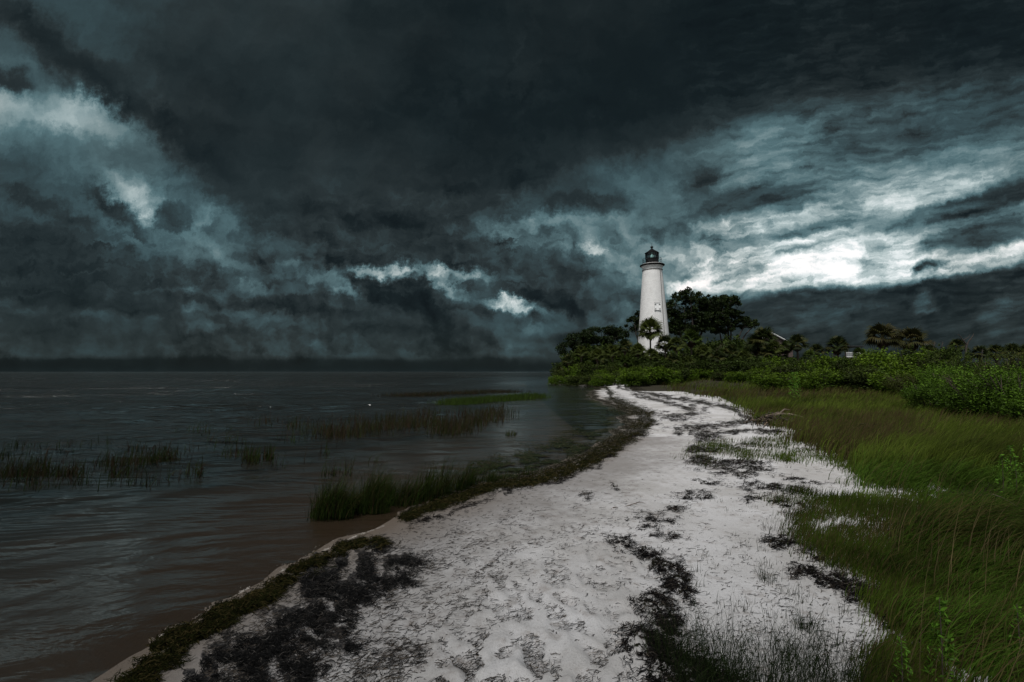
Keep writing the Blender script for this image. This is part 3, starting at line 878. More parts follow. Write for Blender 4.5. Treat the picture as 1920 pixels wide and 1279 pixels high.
MB().add(*rings([(r_l, zf + .002), (r_l, zf + .1), (r_l * .97, zf + .11), (r_l * .97, zpl - .08), (r_l * 1.02, zpl - .07), (r_l * 1.02, zpl)])).build("lantern_base", M['black'], lh)
mbar = MB(); gp = MB()
for k in range(8):
    c0 = Vector(oct_(r_l * .98, zpl)[k]); c1 = Vector(oct_(r_l * .98, zgt)[k])
    mbar.tube([c0, c1], .055, 6)
    nxt0 = Vector(oct_(r_l * .98, zpl)[(k + 1) % 8]); nxt1 = Vector(oct_(r_l * .98, zgt)[(k + 1) % 8])
    mbar.tube([(c0 + nxt0) / 2, (c1 + nxt1) / 2], .025, 5)
    for t in (.5,): mbar.tube([c0.lerp(c1, t), nxt0.lerp(nxt1, t)], .022, 5)
    o_ = len(gp.v); gp.add([c0 * .985 + Vector((0, 0, c0.z * .015)), nxt0 * .985 + Vector((0, 0, c0.z * .015)), nxt1 * .985 + Vector((0, 0, c1.z * .015)), c1 * .985 + Vector((0, 0, c1.z * .015))], [(0, 1, 2, 3)])
fr_o = mbar.build("lantern_frame", M['black'], lh)
gp.build("pane", M['glass'], fr_o)
rf = MB().add(*rings([(r_l * 1.0, zgt + .001), (r_l * 1.10, zgt + .03), (r_l * 1.10, zgt + .12), (r_l * .62, zgt + .52), (r_l * .30, zrf - .18), (.16, zrf)])).build("lantern_roof", M['black'], lh)
MB().lathe([(.16, zrf + .001), (.13, zrf + .08), (.26, zrf + .18), (.30, zrf + .32), (.24, zrf + .46), (.1, zrf + .54), (.05, zrf + .6)], 20).build("vent_ball", M['black'], rf, True)
MB().tube([(0, 0, zrf + .58), (0, 0, H(455))], [.035, .015], 6).build("lightning_rod", M['black'], rf)
MB().lathe([(.10, zpl + .02), (.24, zpl + .16), (.30, zpl + .42), (.30, zpl + .62), (.22, zpl + .86), (.08, zpl + .98)], 16).build("lens", M['lens'], lh, True)
MB().lathe([(.14, zf), (.14, zpl + .02)], 12).build("lens_pedestal", M['black'], lh)
rail = MB(); rr_ = 17.6 * pxm
for k in range(12):
    a = k * math.pi / 6 + .2
    p0 = Vector((rr_ * math.cos(a), rr_ * math.sin(a), zf + .001))
    rail.tube([p0, p0 + Vector((0, 0, 1.12))], .028, 5)
for hgt, rad in ((1.12, .03), (.72, .02), (.36, .02)):
    rail.tube([(rr_ * math.cos(a), rr_ * math.sin(a), zf + hgt) for a in np.linspace(0, 2 * math.pi, 49)], rad, 5)
rail.build("gallery_railing", M['black'], lh)


def on_shaft(dpx, z, lift=0.0):
    """point on the shaft face turned to the viewer, dpx photo pixels right of the axis"""
    r = r_top + slope * (zn - z) + lift
    vd = Vector((lh.location.x, lh.location.y, 0)).normalized()
    side = Vector((vd.y, -vd.x, 0))
    s = max(-.98, min(.98, dpx * pxm / r * (math.cos(math.atan2(vd.x, vd.y)) * 1.0)))
    return side * (r * s) - vd * (r * math.sqrt(1 - s * s)) + Vector((0, 0, z)), side, vd


# closed window shutter with four strap hinges
pc, side, vd = on_shaft(8.0, H(578), .04)
nrm = Vector((pc.x, pc.y, 0)).normalized(); tx = Vector((-nrm.y, nrm.x, 0))
tilt = math.atan(slope)
up = (Vector((0, 0, 1)) - nrm * slope).normalized()
MW = Matrix((tx, nrm, up)).transposed()
wn = MB().box(pc, (1.06, .16, 1.30), MW).build("window", M['shutter'], lh)
fm_ = MB()
for dx, dz, w_, h_ in ((0, .70, 1.26, .10), (0, -.70, 1.26, .10), (-.58, 0, .10, 1.30), (.58, 0, .10, 1.30)):
    fm_.box(pc + tx * dx + up * dz + nrm * .05, (w_, .18, h_), MW)
fm_.build("frame", M['shutter'], wn)
for dx in (-.42, .42):
    for dz in (-.50, .44): MB().box(pc + tx * dx + up * dz + nrm * .13, (.30, .10, .11), MW).build("hinge", M['cable'], wn)
hs = MB().box(pc + up * .79 + nrm * .06, (1.30, .10, .05), MW).build("lintel", M['cable'], wn)
# conductor cable running down the right flank
cb = MB(); pts = []
for z in np.linspace(zn - .05, .3, 18):
    t = (zn - z) / (zn - .3)
    pts.append(on_shaft(14.6 + t * 8.3, z, .05)[0])
cb.tube(pts, .055, 6).build("conduit", M['cable'], lh)


# ------------------------------------------------------------------ keeper's house and shelter
hp = at(1433, 664, 112)
hz = float(gz_at(hp.x, 112)[0])
house = empty("house", (hp.x, 112, hz), R(-14))
tag(house, "brown gabled house with white roof trim half hidden behind the palms", "house")
hw, hd_, eave = 4.4, 6.0, at(1466, 650, 112).z - hz
ridge = at(1432, 629, 112).z - hz
MB().add([(-hw, -hd_, 0), (hw, -hd_, 0), (hw, hd_, 0), (-hw, hd_, 0), (-hw, -hd_, eave), (hw, -hd_, eave), (hw, hd_, eave), (-hw, hd_, eave), (0, -hd_, ridge), (0, hd_, ridge)],
         [(0, 1, 5, 8, 4), (2, 3, 7, 9, 6), (1, 2, 6, 5), (3, 0, 4, 7), (0, 3, 2, 1)]).build("wall", M['roof'], house)
k = (ridge - eave) / hw; ov = .5; y0, y1 = -hd_ - .4, hd_ + .4
rfm = MB()
for s in (-1, 1):
    a0, a1 = (0, ridge + .03), (s * (hw + ov), eave - k * ov + .03)
    rfm.add([(a0[0], y0, a0[1]), (a1[0], y0, a1[1]), (a1[0], y1, a1[1]), (a0[0], y1, a0[1]), (a0[0], y0, a0[1] + .16), (a1[0], y0, a1[1] + .16), (a1[0], y1, a1[1] + .16), (a0[0], y1, a0[1] + .16)],
            [(0, 1, 2, 3), (4, 7, 6, 5), (0, 4, 5, 1), (1, 5, 6, 2), (2, 6, 7, 3), (3, 7, 4, 0)])
ro = rfm.build("roof", M['roof'], house)
tr_ = MB()
for s in (-1, 1):
    tr_.tube([(0, y0 - .06, ridge + .12), (s * (hw + ov + .05), y0 - .06, eave - k * ov + .10)], .15, 4)
    tr_.tube([(s * (hw + ov + .1), y0, eave - k * ov + .05), (s * (hw + ov + .1), y1, eave - k * ov + .05)], .12, 4)
tr_.build("trim", M['trim'], ro)
wn2 = MB().box((1.2, -hd_ - .04, 2.2), (1.0, .1, 1.5)).build("window", M['black'], house)
MB().box((1.2, -hd_ - .07, 3.0), (1.3, .1, .12)).box((1.2, -hd_ - .07, 1.4), (1.3, .1, .12)).box((.62, -hd_ - .07, 2.2), (.12, .1, 1.5)).box((1.78, -hd_ - .07, 2.2), (.12, .1, 1.5)).build("frame", M['trim'], wn2)
MB().box((-2.0, -hd_ - .05, 1.05), (1.0, .12, 2.1)).build("door", M['trim'], house)
MB().box((6.6, -1.5, 1.5), (3.9, 5, 3.0)).build("side_wing", M['trim'], house)

kp = at(1588, 664, 84); kz = float(gz_at(kp.x, 84)[0])
deck = at(1588, 672, 84).z - kz; rfz = at(1588, 650, 84).z - kz
kio = empty("observation_shelter", (kp.x, 84, kz), R(6))
tag(kio, "small raised shelter with a flat dark roof and white railing above the shrubs", "shelter")
MB().box((0, 0, deck), (3.4, 3.0, .16)).build("deck", M['wood'], kio)
MB().box((.1, 0, rfz), (3.9, 3.6, .16)).box((.1, 0, rfz - .13), (3.5, 3.2, .10)).build("roof", M['dkroof'], kio)
for sx1 in (-1.45, 1.45):
    for sy1 in (-1.3, 1.3):
        MB().box((sx1, sy1, (rfz - .18) / 2), (.15, .15, rfz - .18)).build("post", M['darkwood'] if sx1 < 0 else M['trim'], kio)
rl = MB()
for zz in (deck + 1.0, deck + .25): rl.box((0, -1.4, zz), (2.75, .07, .12)).box((1.55, 0, zz), (.07, 2.4, .12))
for i in range(13): rl.box((-1.32 + i * .22, -1.4, deck + .62), (.05, .05, .62))
rl.build("railing", M['trim'], kio)


# ------------------------------------------------------------------ foliage builders
def leaf_quads(c, size, rs, tone, droop=0.0, narrow=.5):
    """one folded leaf at every centre c; returns verts, faces (quads), colours"""
    n = len(c)
    d = rs.normal(size=(n, 3)); d[:, 2] = np.abs(d[:, 2]) * .7 - droop; d /= np.linalg.norm(d, axis=1, keepdims=True)
    a = rs.normal(size=(n, 3)); a = np.cross(d, a); a /= np.linalg.norm(a, axis=1, keepdims=True)
    sz = size * rs.uniform(.6, 1.35, (n, 1))
    v = np.stack([c - d * sz * .5, c + a * sz * narrow * .5, c + d * sz * .5, c - a * sz * narrow * .5], 1)
    f = np.arange(n * 4).reshape(n, 4)
    return v.reshape(-1, 3), f, np.repeat(tone, 4, 0)


def tones(n, rs, base, alt=None, k=.3, spread=.25):
    t = np.array(base)[None, :] * (1 + rs.normal(0, spread, (n, 1)))
    if alt is not None:
        pick = rs.random(n) < k
        t[pick] = np.array(alt)[None, :] * (1 + rs.normal(0, spread, (pick.sum(), 1)))
    return np.clip(t, .002, 1)


def shrub_mesh(rs, nleaf, size, lobes, base, alt, flat=.8, spiky=.12):
    """leaves gathered on the shells of many small clumps; unit footprint, unit height"""
    cs = []; n_each = nleaf // lobes
    cols = []
    for i in range(lobes):
        a = rs.uniform(0, 2 * math.pi); r = math.sqrt(rs.uniform(0, 1)) * .36
        z = rs.uniform(.18, .78) * (1 - r * .55)
        rad = rs.uniform(.12, .24)
        c = np.array([r * math.cos(a), r * math.sin(a), z])
        d = rs.normal(size=(n_each, 3)); d /= np.linalg.norm(d, axis=1, keepdims=True)
        q = c + d * rad * rs.uniform(.35, 1.08, (n_each, 1)) ** .6 * np.array([1, 1, flat])
        cs.append(q)
        cols.append(tones(n_each, rs, np.array(base) * rs.uniform(.7, 1.35), np.array(alt), .25))
    # shoots standing out of the crown
    for i in range(int(lobes * 1.6)):
        a = rs.uniform(0, 2 * math.pi); r = math.sqrt(rs.uniform(0, 1)) * .42
        p0 = np.array([r * math.cos(a), r * math.sin(a), .80 * (1 - r * .6)])
        dr = np.array([math.cos(a) * .4, math.sin(a) * .4, 1]); dr /= np.linalg.norm(dr)
        k = 16
        t = rs.uniform(0, 1, (k, 1))
        cs.append(p0 + dr * t * rs.uniform(.08, spiky + .12) + rs.normal(0, .012, (k, 3)))
        cols.append(tones(k, rs, alt))
    c = np.concatenate(cs); c[:, 2] = np.clip(c[:, 2], .03, None)
    v, f, t = leaf_quads(c, size, rs, np.concatenate(cols))
    return mesh_np("crown", v, f, t)


def stem_mesh(rs, n, r=.012):
    mb = MB()
    for i in range(n):
        a = rs.uniform(0, 2 * math.pi); e = rs.uniform(.2, .42)
        p = [Vector((math.cos(a) * .04, math.sin(a) * .04, -.05))]
        for t in (.35, .7, 1.0):
            p.append(Vector((math.cos(a + t * .3) * e * t, math.sin(a + t * .3) * e * t, .75 * t + rs.uniform(-.03, .03))))
        mb.tube(p, [r, r * .8, r * .55, r * .25], 5)
        q = p[2]
        mb.tube([q, q + Vector((rs.uniform(-.15, .15), rs.uniform(-.15, .15), .2))], [r * .5, r * .2], 4)
    me = bpy.data.meshes.new("stems"); me.from_pydata(mb.v, [], mb.f); me.update(); me.materials.append(M['stem'])
    return me


KIND = {}
rs = np.random.default_rng(21)
GA, GB_, GC = (.022, .050, .006), (.038, .072, .008), (.030, .036, .009)
for nm, cnt, args in (('far_green', 4, (6500, .052, 30, (.046, .084, .006), (.085, .140, .010))),
                      ('far_dark', 3, (7000, .058, 28, (.022, .036, .006), (.036, .056, .009))),
                      ('far_olive', 2, (6500, .052, 30, (.030, .044, .009), (.042, .060, .010))),
                      ('near', 3, (17000, .026, 34, (.034, .066, .006), (.080, .155, .012))),
                      ('near_dark', 2, (16000, .026, 30, (.022, .036, .006), (.036, .058, .008))),
                      ('near_olive', 2, (16000, .024, 30, (.036, .046, .008), (.056, .070, .012)))):
    KIND[nm] = []
    for i in range(cnt):
        me = shrub_mesh(rs, *args, spiky=.12 if 'near' not in nm else .18); me.materials.append(M['leaf'])
        KIND[nm].append((me, stem_mesh(rs, 9, .012)))


def shrub(px, py_top, D, wpx, kind, label, group, rs=rs, name="shrub"):
    p = at(px, 700, D)
    z = float(gz_at(p.x, D)[0]) - .05
    top = at(px, py_top, D).z - z
    wd_ = wpx * D / F
    me, sm = KIND[kind][rs.integers(len(KIND[kind]))]
    o = empty(name, (p.x, D, z), rs.uniform(0, 6.28))
    o.scale = (wd_, wd_ * rs.uniform(.85, 1.15), max(top, .4))
    tag(o, label, "shrub", group)
    link("crown", me, None, o); link("stems", sm, None, o)
    return o


def fan(rs, R_, nseg, span, droop, w=.042):
    """one costapalmate frond in its own frame: petiole along +x, blade of pointed segments"""
    V = []; Fc = []
    L0 = R_ * (.55 if span > 3 else .16)
    pts = np.array([[0, 0, 0], [L0 * .5, 0, .04], [L0, 0, 0]])
    for i in range(2):
        a, b = pts[i], pts[i + 1]
        o = len(V); V += [a + [0, w * .5, 0], a - [0, w * .5, 0], b - [0, w * .35, 0], b + [0, w * .35, 0]]; Fc.append((o, o + 1, o + 2, o + 3))
    for k in range(nseg):
        t = (k / (nseg - 1) - .5) * span
        ln_ = R_ * (.62 - .16 * abs(t) / (span / 2)) * rs.uniform(.9, 1.1)
        d = np.array([math.cos(t), math.sin(t), .18 * math.cos(3 * t)])
        s = np.array([-math.sin(t), math.cos(t), 0]) * (w * 1.0 * R_)
        c0 = np.array([L0, 0, 0.0]); c1 = c0 + d * ln_ * .55; c2 = c0 + d * ln_ * .85 - np.array([0, 0, droop * ln_ * .16]); c3 = c0 + d * ln_ - np.array([0, 0, droop * ln_ * .42])
        o = len(V)
        V += [c0 - s * .2, c0 + s * .2, c1 + s, c1 - s, c2 + s * .6, c2 - s * .6, c3, c3 + s * .05]
        Fc += [(o, o + 1, o + 2, o + 3), (o + 3, o + 2, o + 4, o + 5), (o + 5, o + 4, o + 7, o + 6)]
    return np.array(V), Fc


def palm_parts(rs, nf, dead, base, alt, up=.9):
    """live crown and skirt of dead fronds, both about one unit in radius round the top of the trunk"""
    out = []
    for which, n in (('live', nf), ('dead', dead)):
        VV = []; FF = []; CC = []; off_ = 0
        for i in range(n):
            az = i * 2.39996 + rs.uniform(-.3, .3)
            el = (R(82) - (i / n) * R(112) * up) if which == 'live' else R(rs.uniform(-88, -30))
            v, f = fan(rs, rs.uniform(.85, 1.12) * (.85 if which == 'dead' else 1), 19 if which == 'live' else 13, R(205 if which == 'live' else 110), rs.uniform(.5, 1.2))
            # roll, pitch, yaw; the petiole arches over
            ro_ = Matrix.Rotation(az, 3, 'Z') @ Matrix.Rotation(-el, 3, 'Y') @ Matrix.Rotation(rs.uniform(-.5, .5), 3, 'X')
            v = v @ np.array(ro_).T
            v[:, 2] -= .22 * np.clip(np.hypot(v[:, 0], v[:, 1]) - .3, 0, 2) ** 1.5
            c = np.array(base if rs.random() < .7 else alt) * rs.uniform(.75, 1.3) if which == 'live' else np.array((.075, .050, .030)) * rs.uniform(.6, 1.2)
            VV.append(v); FF.append(np.array(f) + off_); off_ += len(v); CC.append(np.repeat(c[None], len(v), 0))
        out.append(mesh_np("crown" if which == 'live' else "dead_fronds", np.concatenate(VV), np.concatenate(FF), np.concatenate(CC)))
        out[-1].materials.append(M['leaf'] if which == 'live' else M['leaf'])
    return out


PALMS = [palm_parts(rs, 30, 12, (.038, .050, .010), (.058, .074, .013)), palm_parts(rs, 26, 16, (.022, .032, .008), (.050, .052, .014)),
         palm_parts(rs, 24, 10, (.034, .034, .010), (.046, .040, .014)), palm_parts(rs, 28, 8, (.034, .055, .010), (.055, .085, .013), .8)]
tmb = MB()
for k in range(26):
    z0 = k / 26
    tmb.lathe([(.15 - .02 * z0, z0 + .0005), (.165 - .02 * z0, z0 + .028), (.135 - .02 * z0, z0 + .0375)], 9, (0, 0, 0))
TRUNK = bpy.data.meshes.new("trunk"); TRUNK.from_pydata(tmb.v, [], tmb.f); TRUNK.update(); TRUNK.materials.append(M['palm_trunk'])


def palm(px, py_c, D, rpx, kind, label, group=None, cat="palm tree"):
    """py_c: photo row of the growing point; rpx: crown radius in photo pixels"""
    p = at(px, py_c, D); z = float(gz_at(p.x, D)[0]) - .1
    o = empty("sabal_palm", (p.x, D, z), rs.uniform(0, 6.28))
    tag(o, label, cat, group)
    hgt = p.z - z; r = rpx * D / F / 1.05
    t = link("trunk", TRUNK, None, o); t.scale = (1, 1, max(hgt, .3))
    for me in PALMS[kind]:
        c = link(me.name.split('.')[0], me, None, o); c.location = (0, 0, hgt); c.scale = (r, r, r)
    return o


def broad_tree(label, name, px, D, ypx_base, lobes, nclust, leaf, tone, alt, limbs, clr=.9, group=None, seed=3, per=120):
    """oak: limbs run from the trunk to leaf clusters scattered through several lobes given in photo pixels (x, y, rx, ry)"""
    rs = np.random.default_rng(seed)
    p = at(px, 700, D); z = float(gz_at(p.x, D)[0]) - .1
    o = empty(name, (p.x, D, z))
    tag(o, label, "tree", group)
    k = D / F
    pts = []
    areas = np.array([a[2] * a[3] for a in lobes]); areas = areas / areas.sum()
    for (lx, ly, rx, ry), w_ in zip(lobes, areas):
        for i in range(max(4, int(nclust * w_))):
            a = rs.uniform(0, 2 * math.pi); e = rs.uniform(.35, 1) ** .55
            b = rs.uniform(-1, 1)
            q = at(lx + rx * e * math.cos(a) * math.sqrt(1 - b * b * .4), ly + ry * e * math.sin(a), D)
            pts.append(Vector((q.x - p.x, b * min(rx * k, 4.5), q.z - z)))
    mb = MB(); tb = Vector((0, 0, 0)); fork = Vector((0, 0, limbs[0]))
    mb.tube([tb, Vector((.1, 0, limbs[0] * .5)), fork], [limbs[1], limbs[1] * .8, limbs[1] * .75], 9)
    # main limbs head for the lobes, side limbs leave them for every cluster
    nodes = []
    for (lx, ly, rx, ry) in lobes:
        q = at(lx, ly + ry * .25, D); e = Vector((q.x - p.x, rs.uniform(-1.5, 1.5), q.z - z))
        m1 = fork.lerp(e, .4) + Vector((rs.uniform(-.4, .4), rs.uniform(-.6, .6), -.08 * e.length * .3))
        pth = [fork, m1, m1.lerp(e, .55) + Vector((rs.uniform(-.4, .4), 0, rs.uniform(-.1, .5))), e]
        mb.tube(pth, [limbs[1] * .6, limbs[1] * .42, limbs[1] * .28, limbs[1] * .16], 7)
        for i in range(3):
            for t in (.25, .6, 1.0): nodes.append(pth[i].lerp(pth[i + 1], t))
    for q in sorted(pts, key=lambda v: (v - fork).length):
        nr = min(nodes, key=lambda v: (v - q).length + .35 * max(0, v.z - q.z))
        mid = nr.lerp(q, .5) + Vector((rs.uniform(-.2, .2), rs.uniform(-.2, .2), rs.uniform(-.25, .1)))
        mb.tube([nr, mid, q], [.07, .05, .02], 4, caps=False)
        nodes += [mid, q]
    mb.build("trunk", M['bark'], o)
    cs = []; cols = []
    for q in pts:
        n = per; rr = clr * rs.uniform(.6, 1.25)
        d = rs.normal(size=(n, 3)); d /= np.linalg.norm(d, axis=1, keepdims=True)
        cs.append(np.array(q) + d * rr * rs.uniform(.2, 1, (n, 1)) ** .7 * np.array([1, 1, .72]))
        cols.append(tones(n, rs, np.array(tone) * rs.uniform(.7, 1.3), alt, .2))
    v, f, t = leaf_quads(np.concatenate(cs), leaf, rs, np.concatenate(cols), narrow=.6)
    me = mesh_np("crown", v, f, t); link("crown", me, M['leaf'], o)
    return o


# ------------------------------------------------------------------ trees on the point
broad_tree("big live oak with open crown and visible limbs just right of the lighthouse", "live_oak", 1300, 104, 700,
           [(1278, 572, 26, 24), (1312, 577, 24, 22), (1262, 600, 16, 22), (1292, 604, 30, 18), (1330, 598, 20, 14), (1290, 553, 18, 10), (1270, 615, 20, 12), (1310, 612, 26, 12), (1330, 572, 22, 18)],
           500, .40, (.015, .026, .006), (.026, .038, .008), (4.5, .55), clr=.72, seed=4, per=56)
broad_tree("spreading live oak behind the palms, its long low bough reaching to the right", "live_oak", 1368, 108, 700,
           [(1350, 574, 22, 16), (1372, 577, 16, 18), (1340, 603, 28, 12), (1368, 598, 26, 12), (1395, 605, 18, 9), (1411, 608, 8, 7), (1362, 560, 14, 6), (1355, 615, 24, 9)],
           340, .40, (.015, .026, .006), (.026, .038, .008), (4.5, .5), clr=.72, seed=8, per=56)
broad_tree("dark oak mostly hidden behind the lighthouse, showing at its left edge", "live_oak", 1200, 100, 700,
           [(1187, 607, 15, 13), (1196, 598, 8, 12), (1205, 615, 16, 12)], 42, .42, (.011, .019, .005), (.018, .026, .006), (4.0, .45), clr=.8, seed=12, per=80)
broad_tree("low domed dark tree at the left end of the wooded point", "live_oak", 1112, 88, 700,
           [(1128, 628, 40, 12), (1090, 638, 30, 12), (1066, 655, 20, 12), (1160, 627, 18, 9), (1110, 645, 40, 12)], 260, .36, (.012, .022, .006), (.018, .030, .007), (3.6, .4), clr=.8, seed=15, per=70)
G_MASS = "dark evergreens massed behind the palms"
for (px, ytop, D, wpx) in [(1330, 628, 88, 70), (1372, 622, 92, 66), (1345, 650, 74, 70), (1405, 640, 84, 60), (1290, 640, 86, 60), (1440, 655, 80, 60), (1478, 662, 78, 50), (1235, 655, 80, 60), (1180, 645, 84, 60),
                           (1140, 650, 80, 60), (1100, 660, 78, 56), (1070, 672, 76, 46), (1053, 685, 76, 34), (1160, 672, 66, 60), (1205, 665, 66, 60), (1262, 668, 66, 56), (1392, 668, 62, 60), (1530, 664, 74, 60), (1572, 668, 70, 50),
                           (1120, 640, 84, 70), (1145, 636, 84, 60), (1170, 640, 82, 60), (1065, 672, 80, 50), (1085, 655, 84, 60), (1048, 700, 75, 30), (1062, 690, 75, 44), (1085, 676, 75, 54), (1110, 665, 75, 54), (1135, 664, 75, 60), (1160, 655, 76, 60), (1075, 660, 82, 50), (1095, 648, 84, 50), (1250, 672, 62, 60), (1290, 664, 70, 60), (1345, 676, 62, 60), (1375, 660, 70, 60), (1412, 664, 66, 60), (1450, 668, 70, 60), (1490, 672, 64, 60), (1540, 674, 62, 60), (1600, 680, 60, 50),
                           (1310, 672, 60, 50), (1430, 676, 58, 50), (1120, 682, 64, 46), (1083, 690, 68, 40)]:
    shrub(px, ytop, D, wpx * 1.25, 'far_dark', "dense dark evergreen bush filling in behind the palms of the point", G_MASS)

palm(1219, 622, 78, 27, 0, "tall fan palm standing in front of the foot of the lighthouse")
for a in [(1432, 640, 70, 27, 1, "spiky dark palm top hiding the left half of the brown roof"), (1452, 655, 68, 17, 0, "dark palm in front of the wall of the brown house"), (1476, 654, 69, 16, 3, "small dark palm at the right eave of the brown house")]: palm(*a)
palm(1247, 646, 76, 19, 1, "short drooping fan palm at the lower right corner of the lighthouse")
for a in [(1655, 636, 46, 31, 2, "larger fan palm of the pair above the shrubs, left one, with reddish old fronds"),
          (1708, 642, 48, 30, 2, "right fan palm of the pair standing above the shrubs"),
          (1495, 647, 66, 20, 1, "round headed fan palm on a slim trunk, just right of the brown house"),
          (1570, 652, 66, 22, 1, "fan palm beside the small flat roofed shelter"),
          (1796, 652, 50, 17, 1, "small fan palm beside the bare dead snag"),
          (1296, 640, 74, 22, 3, "pale green fan palm below the big oak"),
          (1418, 650, 72, 24, 1, "dark fan palm with spiky top immediately left of the brown house"),
          (1610, 664, 70, 12, 3, "very small palm peeping between the shelter and the pair of palms")]:
    palm(*a)
for (px, yc, D, rp, kd) in [(1090, 662, 74, 15, 0), (1066, 678, 74, 13, 1), (1120, 668, 72, 16, 0), (1148, 662, 72, 17, 0), (1172, 652, 72, 17, 1), (1196, 660, 68, 17, 0), (1135, 688, 66, 14, 1), (1172, 682, 64, 16, 3),
                            (1268, 648, 70, 18, 0), (1262, 676, 64, 14, 1), (1318, 662, 70, 17, 0), (1345, 672, 66, 15, 1), (1372, 664, 70, 18, 1), (1396, 672, 66, 16, 0), (1440, 664, 68, 18, 1), (1462, 668, 70, 16, 1),
                            (1532, 660, 68, 15, 1), (1222, 668, 66, 16, 0), (1048, 696, 72, 10, 1), (1105, 690, 66, 13, 3), (1240, 690, 62, 12, 3), (1290, 680, 62, 14, 0), (1518, 668, 64, 12, 3)]:
    palm(px, yc, D, rp, kd, "fan palm crowded among others on the wooded point below the oaks", "fan palms crowded on the point")
for (px, yc, rp) in [(1838, 664, 16), (1868, 664, 18), (1898, 662, 18), (1930, 664, 20), (1744, 662, 15)]:
    palm(px, yc, 46, rp, 1, "low dark palm in the row behind the shrubs at the right edge of the view", "low palms behind the right hand shrubs")

for px, yt, D, wp, kd in [(1055, 690, 66, 40, 'far_olive'), (1078, 682, 66, 50, 'far_green'), (1105, 676, 66, 56, 'far_olive'), (1130, 690, 62, 44, 'far_green'), (1150, 680, 64, 54, 'far_olive'), (1176, 690, 58, 50, 'far_green'), (1200, 682, 58, 50, 'far_olive'), (1270, 684, 56, 50, 'far_olive'),
                          (1120, 658, 76, 60, 'far_olive'), (1160, 664, 74, 50, 'far_green'), (1095, 664, 76, 50, 'far_green'), (1300, 655, 76, 50, 'far_olive'), (1255, 650, 78, 44, 'far_green')]:
    shrub(px, yt, D, wp, kd, "rounded green bush among the palms on the slope of the wooded point", "green bushes on the wooded point")

# bare snag
sp_ = at(1792, 640, 47); sz_ = float(gz_at(sp_.x, 47)[0])
sn = empty("dead_snag", (sp_.x, 47, sz_)); tag(sn, "bare dead tree with forked leafless branches against the dark cloud", "dead tree")
P_ = lambda px, py, dy=0: at(px, py, 47 + dy) - Vector((sp_.x, 47, sz_)) + Vector((0, 47 - 47, 0))
mb = MB()
mb.tube([Vector((.5, 0, 0)), P_(1811, 668), P_(1812, 646), P_(1806, 638), P_(1797, 626)], [.12, .10, .08, .06, .02], 6)
mb.tube([P_(1811, 652), P_(1816, 640), P_(1824, 630), P_(1826, 625)], [.07, .055, .04, .015], 5)
mb.tube([P_(1816, 640), P_(1822, 636), P_(1823, 633)], [.04, .03, .012], 5)
mb.tube([P_(1806, 638), P_(1815, 633), P_(1819, 627)], [.045, .03, .012], 5)
mb.tube([P_(1797, 628), P_(1794, 628)], [.03, .012], 4)
mb.build("trunk", M['bark'], sn)
for px, y0, y1 in ((1765, 665, 640), (1750, 660, 640), (1840, 668, 654)):
    q = at(px, y0, 44); zq = float(gz_at(q.x, 44)[0])
    st = MB(); e0 = Vector((0, 0, 0)); e1 = at(px + 1, y1 + 8, 44) - Vector((q.x, 44, zq)); e2 = at(px + 3, y1, 44) - Vector((q.x, 44, zq))
    st.tube([e0, e1, e2], [.06, .035, .012], 5)
    for t in (.0, .4): st.tube([e1.lerp(e2, t), e1.lerp(e2, t) + Vector((.18 - t, 0, .28))], [.025, .008], 4)
    ob = st.build("dead_sapling", M['bark']); ob.location = (q.x, 44, zq)
    tag(ob, "thin leafless sapling poking out of the shrubs near the snag", "dead tree", "leafless saplings near the snag")

# ------------------------------------------------------------------ shrub belt
BX = [1040, 1100, 1180, 1240, 1300, 1350, 1400, 1450, 1500, 1560, 1620, 1680, 1740, 1800, 1860, 1920, 2050]
BB = [717, 718, 721, 722, 717, 719, 722, 728, 731, 735, 738, 742, 752, 764, 778, 790, 815]
BT = [696, 686, 680, 670, 672, 670, 670, 670, 668, 660, 654, 648, 646, 650, 652, 650, 640]
x = 1046.0; i = 0
G1 = "green shrubs along the edge of the beach grass"
while x < 2010:
    B = np.interp(x, BX, BB); T = np.interp(x, BX, BT)
    D0 = min((EYE - .42) * F / (B - HZ) * (1.06 + .0), 62)
    for row, (kD, kt) in enumerate(((1.0, .66), (1.2, .90), (1.42, 1.05))):
        D = D0 * kD * rs.uniform(.95, 1.08)
        if D > 72: continue
        top = B + (T - B) * kt * rs.uniform(.76, 1.08)
        near_ = D < 24
        kd = rs.choice(['near', 'near_dark', 'near_olive'], p=[.5, .28, .22]) if near_ else rs.choice(['far_green', 'far_green', 'far_olive', 'far_dark'], p=[.38, .17, .25, .20])
        wpx = (2.3 + 1.5 * rs.uniform()) * F / D if not near_ else (1.9 + .8 * rs.uniform()) * F / D
        wpx = max(wpx, 30)
        shrub(x + rs.uniform(-8, 8), top, D, wpx, kd, "leafy green shrub in the belt between the beach grass and the palms", G1)
    x += np.interp(x, [1040, 1400, 1700, 1920], [17, 22, 33, 44]); i += 1
shrub(1838, 676, 13.6, 150, 'near', "large shrub with bright glossy leaves at the right edge of the view", None)
shrub(1912, 668, 12.6, 150, 'near', "tallest bright leafy shrub, cut off by the right edge of the view", None)
shrub(1742, 702, 15.5, 90, 'near', "low rounded shrub standing out into the grass, left of the bright leafy ones", None)
shrub(1462, 697, 33, 74, 'far_green', "dark round shrub jutting forward into the grass below the house", None)
shrub(1515, 707, 32, 40, 'far_green', "small bright green shrub beside the dark round one at the grass edge", None)
shrub(1232, 683, 50, 66, 'far_green', "broad light green shrub at the head of the beach path", None)

